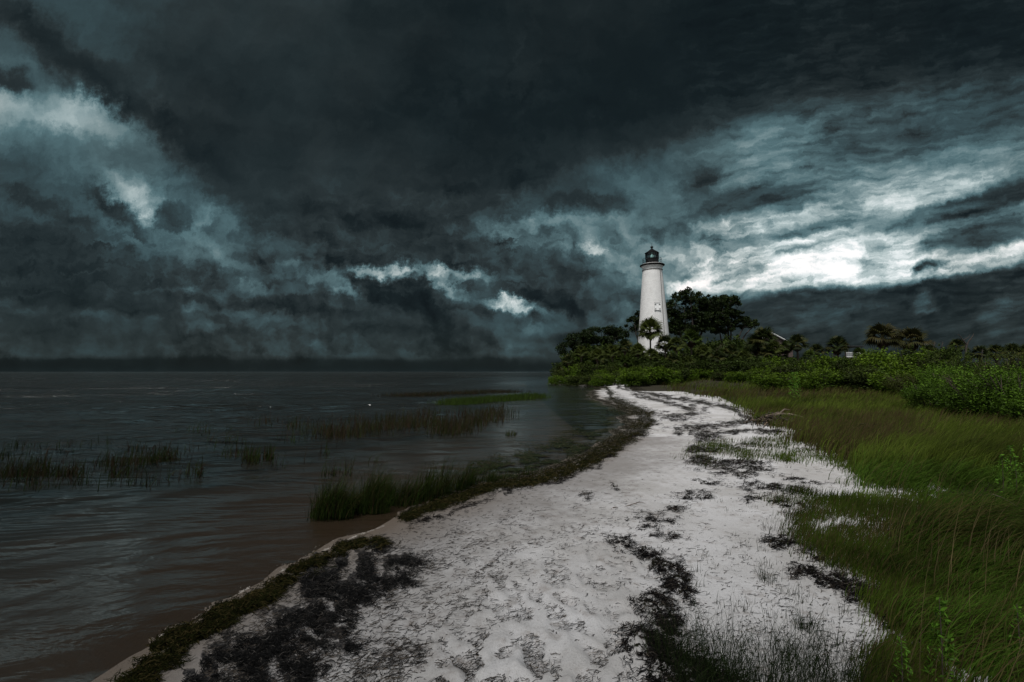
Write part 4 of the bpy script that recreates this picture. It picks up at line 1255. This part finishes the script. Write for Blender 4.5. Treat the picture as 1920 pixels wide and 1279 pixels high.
# ------------------------------------------------------------------ blades and strands
def ribbons(root, direc, length, width, bend, col, nseg=4, wind=(1, .15), taper=True, rsd=None):
    """upright blades: root (n,3), lean direction angle, length, width, bend 0..1 (tip curls over), colours"""
    n = len(root)
    dx, dy = np.cos(direc), np.sin(direc)
    side = np.stack([-np.sin(rsd), np.cos(rsd), np.zeros(n)], 1) if rsd is not None else np.stack([-dy, dx, np.zeros(n)], 1)
    V = np.zeros((n, nseg + 1, 2, 3), np.float32)
    pos = root.copy(); th = .06 + bend * .15
    step = length / nseg
    for k in range(nseg + 1):
        wv = width * ((1 - (k / nseg) ** 1.5) * .9 + .1) if taper else width
        if k == nseg and taper: wv = width * .06
        V[:, k, 0] = pos - side * (wv / 2)[:, None]; V[:, k, 1] = pos + side * (wv / 2)[:, None]
        a = th
        pos = pos + np.stack([dx * np.sin(a), dy * np.sin(a), np.cos(a)], 1) * step[:, None]
        th = th + bend * 1.35 / nseg * (1 + k * .35)
    i = np.arange(n)[:, None, None] * (nseg + 1) * 2 + np.arange(nseg)[None, :, None] * 2 + np.array([0, 1, 3, 2])[None, None, :]
    return V.reshape(-1, 3), i.reshape(-1, 4), np.repeat(col, (nseg + 1) * 2, 0)


def sample_px(rs, n, box, maskf, z=.12, power=1.0):
    """random ground points whose photo position falls in box and passes maskf(px, py) as a probability"""
    xs = []; ys = []; ps = []
    got = 0; it = 0
    while got < n and it < 60:
        m_ = max(4000, n)
        px = rs.uniform(box[0], box[2], m_); py = box[1] + (box[3] - box[1]) * rs.uniform(0, 1, m_) ** power
        k = rs.random(m_) < maskf(px, py)
        x, y = ground_xy(px[k], py[k], z)
        xs.append(x); ys.append(y); ps.append(py[k]); got += k.sum(); it += 1
    return np.concatenate(xs)[:n], np.concatenate(ys)[:n]


rs = np.random.default_rng(77)


def grass_field(name, n, box, maskf, hfun, width, colf, label, bendf, nseg=4, clump=.12, z=.25, power=1.0):
    nc = max(1, n // 26)
    x, y = sample_px(rs, nc, box, maskf, z, power)
    k = rs.integers(0, len(x), n)
    r = np.hypot(x, y)[k]
    sp = clump * (.5 + r / 14)
    bx = x[k] + rs.normal(0, 1, n) * sp; by = y[k] + rs.normal(0, 1, n) * sp
    rr = np.hypot(bx, by)
    h = hfun(bx, by) * rs.uniform(.55, 1.1, n) * (.75 + .5 * rs.random(len(x))[k])
    root = np.stack([bx, by, height(bx, by, False) - .02], 1)
    lean = rs.normal(-.10, .38, n) + (fbm(bx * .5, by * .5, 2, 44) - .5) * 1.0
    bend = np.clip(bendf(bx, by) + rs.normal(0, .22, n), .05, 1.5)
    w_ = width * (1 + rr / 5.0) * rs.uniform(.7, 1.3, n)
    v, f, c = ribbons(root, lean, h, w_, bend, colf(bx, by, n), nseg, rsd=rs.uniform(0, 3.14, n))
    me = mesh_np(name, v, f, c)
    return tag(link(name, me, M['grass']), label, "grass", kind='stuff')


def gcol(green, straw, purple=None):
    def f(x, y, n):
        t = np.repeat(np.array(green)[None], n, 0) * (.45 + 1.3 * np.clip(fbm(x * 1.3, y * 1.3, 3, 101) * 1.5 - .3, 0, 1))[:, None]
        s = rs.random(n) < .06 + .35 * np.clip(fbm(x * .45, y * .45, 3, 103) - .45, 0, 1) * 3
        t[s] = np.array(straw)
        if purple is not None:
            zone = np.clip((fbm(x * .30 + 3, y * .30, 3, 107) - .52) * 6, 0, .6)
            p = rs.random(n) < zone
            t[p] = np.array(purple)
        return np.clip(t * (1 + rs.normal(0, .22, (n, 1))), .002, 1)
    return f


GREEN, STRAW, PURP = (.024, .056, .008), (.085, .066, .030), (.056, .040, .018)
tall = lambda px, py: grass_masks(px, py)[0] ** 1.5
low = lambda px, py: np.clip(grass_masks(px, py)[1] * 1.15, 0, 1) ** 1.5 * (fbm(px / 22, py / 9, 3, 141) > .34)
bendn = lambda x, y: .55 + .35 * fbm(x * .7, y * .7, 2, 46)
# open sand shows through in the lower right, and the growth comes in thick and thin patches
# near swathe, waist high and combed over by the wind
grass_field("beach_grass", 120000, (1560, 800, 2150, 1500), lambda px, py: tall(px, py) * patch_gate(px, py), lambda x, y: .13 + 1.25 * np.clip(fbm(x * 1.8, y * 1.8, 3, 48) - .26, 0, 1), .0028, gcol((.038, .072, .008), (.066, .060, .018)), "long green beach grass combed over by the wind beside the sand", lambda x, y: .95 + .7 * fbm(x * .7, y * .7, 2, 46), 5, .13, .28, .8)
# middle and far swathe with rusty seed heads
grass_field("muhly_grass", 90000, (1180, 709, 2250, 870), tall, lambda x, y: .38 + .25 * fbm(x * .5, y * .5, 2, 49), .0035, gcol((.056, .078, .010), (.066, .056, .020), PURP), "rusty green grass flat between the beach and the shrubs", bendn, 3, .16, .3, .9)
# dead stalks and seed heads standing above the green
grass_field("dry_stalks", 520, (1560, 760, 2150, 1400), tall, lambda x, y: .55 + .35 * fbm(x * .9, y * .9, 2, 58), .0022, gcol((.10, .078, .036), (.13, .10, .05)), "dead straw coloured stalks and seed heads standing above the green beach grass", lambda x, y: .5 + 0 * x, 4, .35, .28, .8)
# short turf creeping onto the sand
grass_field("turf", 85000, (1240, 720, 2050, 1500), low, lambda x, y: .07 + .10 * fbm(x * 1.2, y * 1.2, 2, 50), .0028, gcol((.040, .064, .007), (.075, .055, .026)), "short sparse turf creeping over the white sand", lambda x, y: .5 + 0 * x, 3, .09, .15, .8)


# reeds standing in the water
def reeds(name, n, shapes, h, width, green, label, box_z=0.0, broken=.25, spread=.5, col2=(.030, .020, .012)):
    cx, cy, rx, ry, wt = [np.array(a, float) for a in zip(*shapes)]
    k = rs.choice(len(cx), n, p=wt / wt.sum())
    px = cx[k] + rs.normal(0, 1, n) * rx[k] * .6; py = cy[k] + rs.normal(0, 1, n) * ry[k] * .6
    x, y = ground_xy(px, py, 0.0)
    root = np.stack([x, y, np.full(n, -.04)], 1)
    r = np.hypot(x, y)
    t = np.repeat(np.array(green)[None], n, 0); b = rs.random(n) < .45; t[b] = col2
    t = t * .9 * (1 + rs.normal(0, .3, (n, 1)))
    L_ = h * rs.uniform(.35, 1.15, n)
    bend = np.abs(rs.normal(.15, .25, n)); br_ = rs.random(n) < broken; bend[br_] = rs.uniform(.7, 2.2, br_.sum())
    v, f, c = ribbons(root, rs.uniform(-1.2, 1.2, n) + np.where(rs.random(n) < .25, 3.14, 0), L_, width * (1 + r / 7) * rs.uniform(.6, 1.3, n), bend, np.clip(t, .002, 1), 4, rsd=rs.uniform(-.6, .6, n) + 1.57)
    return tag(link(name, mesh_np(name, v, f, c), M['grass']), label, "reeds", kind='stuff')


DK = (.014, .024, .006)
left_sh = [(x_, y_, 20, 7, w_) for x_, y_, w_ in [(12, 892, 3), (35, 888, 4), (55, 893, 4), (80, 886, 3), (110, 890, 3), (140, 888, 3), (75, 872, 2), (200, 872, 2), (228, 870, 2), (215, 888, 2), (262, 868, 3), (290, 866, 3), (315, 862, 3), (300, 852, 2), (245, 885, 1)]] + \
          [(x_, y_, 40, 8, 1.2) for x_, y_ in [(40, 845), (120, 842), (180, 836), (250, 845), (330, 848), (60, 908), (150, 905), (270, 905), (350, 890), (0, 860)]]
reeds("marsh_reeds", 1500, left_sh, .34, .0045, (.016, .026, .006), "broken clump of dark reeds in the shallows at the left edge", broken=.4)
mid_sh = [(470, 862, 14, 6, 2.2), (505, 858, 10, 5, 1.2), (440, 850, 30, 6, .7), (372, 888, 6, 4, .5), (350, 886, 6, 3, .3), (420, 830, 40, 6, .6), (380, 808, 40, 5, .5), (550, 798, 10, 7, .5), (520, 870, 40, 5, .3),
          (620, 888, 14, 4, .5), (650, 886, 10, 4, .4), (700, 868, 20, 4, .3), (610, 850, 10, 4, .4), (560, 825, 40, 7, .5)]
reeds("marsh_reeds", 520, mid_sh, .36, .0045, (.020, .034, .007), "scattered thin reed stems in open water left of centre", broken=.3)
cen_sh = [(x_, y_, 34, 7, w_) for x_, y_, w_ in [(600, 812, 2), (630, 816, 3), (660, 813, 3), (695, 806, 3), (725, 802, 3), (760, 800, 3), (790, 796, 3), (820, 796, 3), (850, 806, 4), (870, 798, 3), (900, 790, 3), (925, 782, 4), (840, 812, 3), (880, 780, 2), (930, 772, 3), (800, 778, 2), (740, 788, 2), (580, 800, 1), (670, 790, 1), (500, 792, .5)]]
reeds("marsh_reeds", 2600, cen_sh, .44, .0045, (.022, .026, .008), "long band of brown reeds standing in the middle of the bay", broken=.15, col2=(.034, .022, .014))
far_sh = [(x_, y_, 26, 2.2, 3) for x_, y_ in [(850, 757), (875, 755), (900, 753), (925, 751), (950, 749), (975, 747), (995, 745)]] + [(1012, 745, 12, 1, .6)]
reeds("marsh_reeds", 5200, far_sh, .38, .004, (.034, .062, .010), "low bright green reed bank near the bend of the shore", broken=.05, col2=(.026, .040, .008))
reeds("marsh_reeds", 2200, [(x_, y_, 36, 1.6, 1) for x_, y_ in [(760, 742), (800, 741), (840, 739), (880, 738), (920, 736), (945, 735)]], .34, .004, (.020, .022, .010), "faint distant line of dark reeds in front of the horizon", broken=.1)
reeds("marsh_reeds", 60, [(953, 815, 6, 2, 1), (965, 814, 4, 2, .6)], .20, .004, (.030, .045, .01), "tiny tuft of reeds alone in the water near the sand spit")
# the big clump at the sand's edge
cl = [(596, 966, 16, 6, .9), (582, 968, 8, 3, .12), (602, 966, 10, 5, 2), (625, 962, 16, 6, 4), (655, 956, 18, 7, 5), (690, 948, 20, 8, 6), (725, 940, 20, 7, 5), (760, 943, 20, 7, 4.5), (800, 934, 20, 7, 4), (830, 925, 16, 6, 2.5), (862, 917, 12, 6, 2.2), (882, 911, 12, 4, 1.8), (915, 905, 20, 4, 1.3), (945, 900, 24, 3, 1.2), (985, 893, 22, 3, .9), (1035, 880, 20, 3, .5), (640, 968, 20, 3, 2), (700, 960, 24, 3, 2)]
cx, cy, rx, ry, wt = [np.array(a, float) for a in zip(*cl)]
n = 5200
k = rs.choice(len(cx), n, p=wt / wt.sum())
x, y = ground_xy(cx[k] + rs.normal(0, .55, n) * rx[k], cy[k] + rs.normal(0, .55, n) * ry[k], 0)
hh_ = np.interp(cx[k], [600, 640, 760, 880, 940, 1035], [.36, .50, .44, .48, .26, .16]) * (.45 + 1.1 * vnoise(x * 5, y * 5, 9))
t = np.repeat(np.array((.021, .038, .006))[None], n, 0); b = rs.random(n) < .3; t[b] = (.042, .036, .014); t *= 1 + rs.normal(0, .3, (n, 1))
v, f, c = ribbons(np.stack([x, y, np.full(n, -.03)], 1), rs.normal(-.1, .85, n), hh_ * rs.uniform(.4, 1.2, n), rs.uniform(.004, .008, n), np.abs(rs.normal(.6, .35, n)), np.clip(t, .002, 1), 5, rsd=rs.uniform(0, 3.1, n))
tag(link("cordgrass", mesh_np("cordgrass", v, f, c), M['grass']), "thick clump of green cordgrass where the water meets the sand", "grass", kind='stuff')


# ------------------------------------------------------------------ dead seagrass strands lying on the sand
def strands(name, x, y, length, width, cols, label, cat, lift=.004, fluff=.012, orient=None, nseg=4, kind='stuff', mat='wrack'):
    n = len(x)
    r = np.hypot(x, y)
    length = length * (1 + r / 8) * rs.uniform(.4, 1.5, n); width = width * (1 + r / 4) * rs.uniform(.6, 1.4, n)
    a = rs.uniform(0, 6.28, n) if orient is None else orient + rs.normal(0, .55, n)
    curl = rs.normal(0, .9, n)
    V = np.zeros((n, nseg + 1, 2, 3), np.float32)
    px, py = x.copy(), y.copy()
    zb = height(x, y, True)
    zl = lift + np.abs(rs.normal(0, fluff, n))
    tilt_ = rs.normal(0, fluff * .6, n)
    for k in range(nseg + 1):
        wv = width * (1 - .55 * (k / nseg) ** 2) / 2
        zz = zb + zl + tilt_ * (k / nseg - .5) + fluff * .5 * np.sin(k * 1.7 + curl * 3)
        sx1, sy1 = -np.sin(a) * wv, np.cos(a) * wv
        V[:, k, 0] = np.stack([px - sx1, py - sy1, zz], 1); V[:, k, 1] = np.stack([px + sx1, py + sy1, zz + wv * .8], 1)
        px = px + np.cos(a) * length / nseg; py = py + np.sin(a) * length / nseg
        a = a + curl * (1.6 / nseg)
    i = np.arange(n)[:, None, None] * (nseg + 1) * 2 + np.arange(nseg)[None, :, None] * 2 + np.array([0, 1, 3, 2])[None, None, :]
    me = mesh_np(name, V.reshape(-1, 3), i.reshape(-1, 4), np.repeat(cols, (nseg + 1) * 2, 0))
    return tag(link(name, me, M[mat]), label, cat, kind=kind)


def darks(n, a=(.009, .008, .008), b=(.042, .035, .029), p=.18):
    t = np.repeat(np.array(a)[None], n, 0); k = rs.random(n) < p; t[k] = b
    return np.clip(t * (1 + rs.normal(0, .35, (n, 1))), .003, 1)


n = 40000
x, y = sample_px(rs, n, (760, 715, 1900, 1420), lambda px, py: np.clip(wrack_mask(px, py) * 1.15 - .08, 0, 1) ** 1.5 * np.where(py < 870, 1, .45), .12)
strands("seagrass_wrack", x, y, .045, .0020, darks(len(x)), "dark heaps and drift lines of dead seagrass along the upper beach", "seaweed", orient=.3)
n = 26000
x, y = sample_px(rs, n, (180, 715, 1240, 1330), lambda px, py: np.clip(sum(band_mask(px, py)), 0, 1) ** 1.3, .06)
strands("seagrass_wrack", x, y, .05, .0024, darks(len(x), (.011, .012, .004), (.034, .027, .011), .25), "wet olive brown weed piled in a band along the water's edge", "seaweed", fluff=.018, orient=.7)
n = 11000
x, y = sample_px(rs, n, (180, 980, 900, 1400), lambda px, py: np.clip(muck_mask(px, py) * 1.2 - .15, 0, 1) * (fbm(px / 30, py / 18, 3, 160) > .40), .1)
strands("seagrass_wrack", x, y, .035, .0018, darks(len(x), (.010, .010, .010), (.05, .046, .042), .10), "black tidal mat of rotting seagrass at the lower left of the beach", "seaweed", orient=.4)


def litter_mask(px, py):
    a = np.interp(px, [560, 640, 900, 1150, 1300, 1500, 1700], [.9, 1.0, .75, .35, .16, .2, .3])
    a = a * np.interp(py, [740, 850, 930, 1000, 1280], [.05, .12, .5, .95, 1])
    n_ = fbm(px / 45, py / 26, 4, 170)
    return np.clip(a * np.clip((n_ - .30) * 2.4, .25, 1), 0, 1) * (1 - grass_masks(px, py)[0])


n = 22000
x, y = sample_px(rs, n, (380, 740, 1800, 1400), litter_mask, .13)
k = shore_dist(x, y) > .25; x, y = x[k], y[k]
strands("seagrass_litter", x, y, .034, .0016, darks(len(x), (.022, .020, .019), (.075, .062, .050), .3), "loose strands of dead seagrass strewn over the white sand", "seaweed", fluff=.003, lift=.003, orient=.5)
n = 5200
x, y = sample_px(rs, n, (560, 740, 1750, 1400), lambda px, py: .3 + .7 * (fbm(px / 60, py / 30, 3, 175) > .5), .13)
k = (shore_dist(x, y) > .3); x, y = x[k], y[k]
strands("seagrass_litter", x, y, .009, .0028, darks(len(x), (.03, .026, .024), (.10, .08, .06), .3), "crumbs of dry seagrass and bark dusted over the beach", "seaweed", fluff=.001, lift=.002, nseg=2)
# weed drifting in the shallows of the little bay
n = 5000
x, y = sample_px(rs, n, (880, 760, 1180, 905), lambda px, py: np.exp(-(seg_dist(px, py, [(905, 893), (1000, 868), (1080, 835), (1140, 800), (1150, 775)]) / 22) ** 2) * np.clip((fbm(px / 30, py / 5, 3, 180) - .42) * 5, 0, 1), 0.0)
k = shore_dist(x, y) < 0; x, y = x[k], y[k]
o = strands("floating_weed", x, y, .05, .006, darks(len(x), (.014, .020, .010), (.03, .03, .018), .3), "dark weed floating in ripples just off the sand", "seaweed", fluff=.004, nseg=3)
me = o.data; co_ = np.zeros(len(me.vertices) * 3, np.float32); me.vertices.foreach_get("co", co_); co_ = co_.reshape(-1, 3)
co_[:, 2] = .006 + .006 * vnoise(co_[:, 0] * 9, co_[:, 1] * 9, 3); me.vertices.foreach_set("co", co_.ravel()); me.update()

# ------------------------------------------------------------------ foam along the lip of the water
n = 7000
tt = rs.uniform(0, 1, n)
FX = np.interp(tt, [0, .3, .55, .8, 1], [300, 470, 585, 680, 722]); FY = np.interp(tt, [0, .3, .55, .8, 1], [1190, 1097, 1040, 998, 983])
kp_ = rs.random(n) < np.clip((fbm(FX / 9, FY * 0, 4, 190) - .40 + .10 * (tt > .6)) * 4, 0, 1) ** 2
FX, FY = FX[kp_], FY[kp_]; n = len(FX)
x, y = ground_xy(FX, FY, 0.02)
o1 = np.abs(rs.normal(0, .013, n)) + (rs.random(n) < .04) * rs.uniform(.02, .14, n)
x = x - o1; y = y + o1 * .8
V = []; Fc = []; r_ = rs.uniform(.001, .0042, n)
base = np.array([(1, 0, 0), (0, 1, 0), (-1, 0, 0), (0, -1, 0), (0, 0, .8), (0, 0, -.5)])
ff = np.array([(0, 1, 4), (1, 2, 4), (2, 3, 4), (3, 0, 4), (1, 0, 5), (2, 1, 5), (3, 2, 5), (0, 3, 5)])
zz = np.maximum(height(x, y, True), -.004) + r_ * .3
V = (base[None] * r_[:, None, None] + np.stack([x, y, zz], 1)[:, None]).reshape(-1, 3)
Fc = (ff[None] + np.arange(n)[:, None, None] * 6).reshape(-1, 3)
tag(link("foam", mesh_np("foam", V, Fc, smooth=True), M['foam']), "thin line of foam where the water laps the sand", "foam", kind='stuff')

# ------------------------------------------------------------------ rocks at the point, driftwood, tufts, little plants
def rock_mesh(rs):
    import bmesh
    bm = bmesh.new(); bmesh.ops.create_icosphere(bm, subdivisions=2, radius=.5)
    s = rs.integers(0, 999)
    for v in bm.verts:
        k = .72 + .6 * float(vnoise(v.co.x * 3 + 9 + s, v.co.y * 3 + v.co.z * 5, 5))
        v.co *= k; v.co.z *= .62
    me = bpy.data.meshes.new("rock"); bm.to_mesh(me); bm.free(); me.materials.append(M['rock'])
    return me


RK = [rock_mesh(rs) for _ in range(4)]
for i in range(44):
    px = rs.uniform(1034, 1155); py = np.interp(px, [1030, 1060, 1110, 1155], [717.5, 719, 719.5, 719]) + rs.uniform(-1.6, 1.0)
    x, y = ground_xy(px, py, .1); zz = float(gz_at(x, y)[0])
    o = bpy.data.objects.new("rock", RK[i % 4]); S.collection.objects.link(o)
    o.location = (x, y, max(zz, 0) + .05); o.rotation_euler = (rs.uniform(-.3, .3), rs.uniform(-.3, .3), rs.uniform(0, 6)); s_0 = rs.uniform(.25, .62); o.scale = (s_0 * 1.3, s_0, s_0)
    tag(o, "pale limestone rock in the line along the foot of the wooded point", "rock", "rocks along the point")
x, y = ground_xy(1073, 719.5, .1)
o = bpy.data.objects.new("rock", RK[1]); S.collection.objects.link(o); o.location = (x, y, .12); o.scale = (1.1, .6, .5)
tag(o, "largest pale yellow rock at the water's edge below the point", "rock")
o = MB().tube([Vector((-1.1, 0, .05)), Vector((0, .05, .1)), Vector((1.2, -.05, .06))], [.09, .11, .07], 8).build("driftwood_log", M['wood'], None, True)
x, y = ground_xy(1190, 720.5, .1); o.location = (x, y, .15); tag(o, "grey log lying at the far end of the beach below the shrubs", "log")


def branch(px, py, ln_, rad, rz, arch, mat, label, group=None, forks=2, z0=.1):
    x, y = ground_xy(px, py, z0); zg_ = float(height(np.array([x]), np.array([y]), True)[0])
    mb = MB(); p = []
    for t in np.linspace(-.5, .5, 6): p.append(Vector((t * ln_, math.sin(t * 5) * ln_ * .06, rad * .7 + arch * (1 - 4 * t * t))))
    mb.tube(p, [rad * k for k in (.9, 1, .95, .8, .6, .3)], 7)
    for j in range(forks):
        q = p[1 + j]; mb.tube([q, q + Vector((ln_ * .14, (.12 if j % 2 else -.14) * ln_, .06 * ln_ + rad)), q + Vector((ln_ * .26, (.2 if j % 2 else -.2) * ln_, .04 * ln_ + rad))], [rad * .5, rad * .35, rad * .12], 5)
    o = mb.build("driftwood_branch", M[mat], None, True); o.location = (x, y, zg_); o.rotation_euler = (0, 0, rz)
    return tag(o, label, "driftwood", group)


branch(1192, 947, .30, .005, .35, .02, 'wood', "small curved stick lying alone in the middle of the white sand", forks=0)
branch(1154, 953, .07, .006, .1, .005, 'wood', "short chip of wood just left of the curved stick on the sand", forks=0)
branch(1470, 787, 1.7, .05, -.25, .22, 'wood', "light brown arched branch on top of the driftwood pile at the grass edge", z0=.2)
branch(1432, 790, 1.1, .035, 2.3, .12, 'wood', "thin pale branch leaning at the left end of the driftwood pile", z0=.2, forks=1)
x, y = ground_xy(1865, 985, .25)
o = MB().tube([Vector((0, 0, .42)), Vector((.12, .02, .38)), Vector((.24, 0, .30))], [.004, .004, .002], 5).build("twig", M['wood']); o.location = (x, y, float(gz_at(x, y)[0])); tag(o, "single pale twig caught on top of the tall green grass", "twig")
GD = "dark dead branches in the heaps at the grass edge"
for i in range(26):
    c_, w_ = ((1455, 788), 30) if i < 11 else (((1640, 818), 22) if i < 17 else ((1688, 828), 34))
    branch(c_[0] + rs.normal(0, w_ * .55), c_[1] + rs.normal(0, 3.5), rs.uniform(.5, 1.2), rs.uniform(.012, .03), rs.uniform(0, 3.14), rs.uniform(.05, .25), 'darkwood', "dark dead branch in the tangled heap at the edge of the grass", GD, z0=.22)
n = 900
k = rs.integers(0, 3, n); cxx = np.array([1455, 1640, 1690])[k] + rs.normal(0, 1, n) * np.array([22, 16, 26])[k]; cyy = np.array([789, 820, 829])[k] + rs.normal(0, 2.6, n)
x, y = ground_xy(cxx, cyy, .22)
strands("twig_heap", x, y, .12, .006, darks(n, (.035, .028, .023), (.11, .085, .06), .25), "fine twigs and straw caught in the driftwood heaps by the grass", "driftwood", fluff=.10, lift=.03)


def tuft(px, py, n, h, label, group=None, green=(.016, .026, .008), spread=.035, w_=.0032, name="grass_tuft", bend=.45, z0=.12):
    x, y = ground_xy(px, py, z0); zg_ = float(height(np.array([x]), np.array([y]), True)[0])
    root = np.stack([rs.normal(0, spread, n), rs.normal(0, spread, n), np.full(n, -.01)], 1)
    t = np.repeat(np.array(green)[None], n, 0) * (1 + rs.normal(0, .3, (n, 1)))
    d_ = np.arctan2(root[:, 1], root[:, 0]) * .8 + rs.normal(0, .6, n)
    v, f, c = ribbons(root, d_, h * rs.uniform(.4, 1.15, n), np.full(n, w_) * rs.uniform(.6, 1.3, n), np.abs(rs.normal(bend, .3, n)), np.clip(t, .002, 1), 5, rsd=rs.uniform(0, 3.14, n))
    o = link(name, mesh_np(name, v, f, c), M['grass']); o.location = (x, y, zg_)
    return tag(o, label, "grass tuft", group)


tuft(1438, 1088, 70, .15, "spiky dark grass tuft alone on the bright sand left of the seagrass ridge")
tuft(1512, 1182, 90, .20, "dark grass tuft on the sand between the lone spiky one and the bottom edge")
tuft(1548, 1205, 60, .10, "low dark tuft right beside the taller one near the bottom edge", spread=.06)
tuft(1450, 995, 50, .13, "wiry brown tuft at the left tip of the green turf", green=(.03, .026, .014), spread=.05)
GT = "dark grass tufts in the bottom foreground"
for i in range(64):
    px = rs.uniform(1240, 1640); py = 1215 + rs.uniform(0, 120)
    tuft(px, py, int(rs.integers(30, 60)), rs.uniform(.16, .36), "dark wispy grass tuft growing through the dead seagrass in the bottom foreground", GT, spread=.06, w_=.0024, bend=.85)
GS = "thin grass sprigs dotted on the sand"
for i in range(70):
    px = rs.uniform(1290, 1660); py = rs.uniform(835, 1160)
    if grass_masks(np.array([px]), np.array([py]))[1][0] > .6: continue
    tuft(px, py, int(rs.integers(5, 16)), rs.uniform(.05, .13), "thin sprig of grass growing out of the bare sand at the right of the beach", GS, (.030, .036, .014), .03, name="grass_sprig")
for px, py, hgt in ((1345, 843, .2), (1372, 850, .22), (1310, 858, .16)):
    tuft(px, py, 40, hgt, "upright green sprig at the left end of the turf patches", GS + " near the turf", (.035, .05, .012), .06, name="grass_sprig")


def weed(px, py, h, label, group=None, n=90, z0=.2):
    """leafy upright plant: a stem with many small leaves up its length"""
    x, y = ground_xy(px, py, z0); zg_ = float(gz_at(x, y)[0])
    o = empty("leafy_weed", (x, y, zg_)); tag(o, label, "plant", group)
    mb = MB(); mb.tube([Vector((0, 0, -.02)), Vector((.01, 0, h * .5)), Vector((.02, .01, h))], [.004, .003, .0015], 5); mb.build("stem", M['stem'], o)
    t = rs.uniform(.12, 1, n); a = rs.uniform(0, 6.28, n); r = (.055 * (1 - t) + .012) * (h / .4)
    c = np.stack([np.cos(a) * r + .02 * t, np.sin(a) * r, t * h], 1)
    v, f, cc_ = leaf_quads(c, .030 * (h / .4), rs, tones(n, rs, (.090, .20, .016), (.055, .12, .012), .4, .15), narrow=.34)
    link("leaves", mesh_np("leaves", v, f, cc_), M['leaf'], o)
    return o


weed(1766, 1268, .46, "bright yellow green leafy plant standing at the bottom edge right of the sand", n=160)
weed(1690, 1290, .34, "smaller bright leafy plant left of the tall one at the bottom edge", n=110)
weed(1912, 1255, .40, "leafy green plant at the bottom right corner", n=110)
for px, py in ((1905, 905), (1880, 900), (1925, 880), (1895, 880)):
    weed(px, py, .55, "bright leafy green plant rising out of the grass at the right edge", "leafy plants in the grass at the right edge", n=130, z0=.35)
for px, py in ((1490, 748), (1495, 742), (1486, 744)):
    weed(px, py, 1.5, "tall pale green reed like plant at the foot of the shrubs", "pale plants at the foot of the shrubs", n=120, z0=.4)
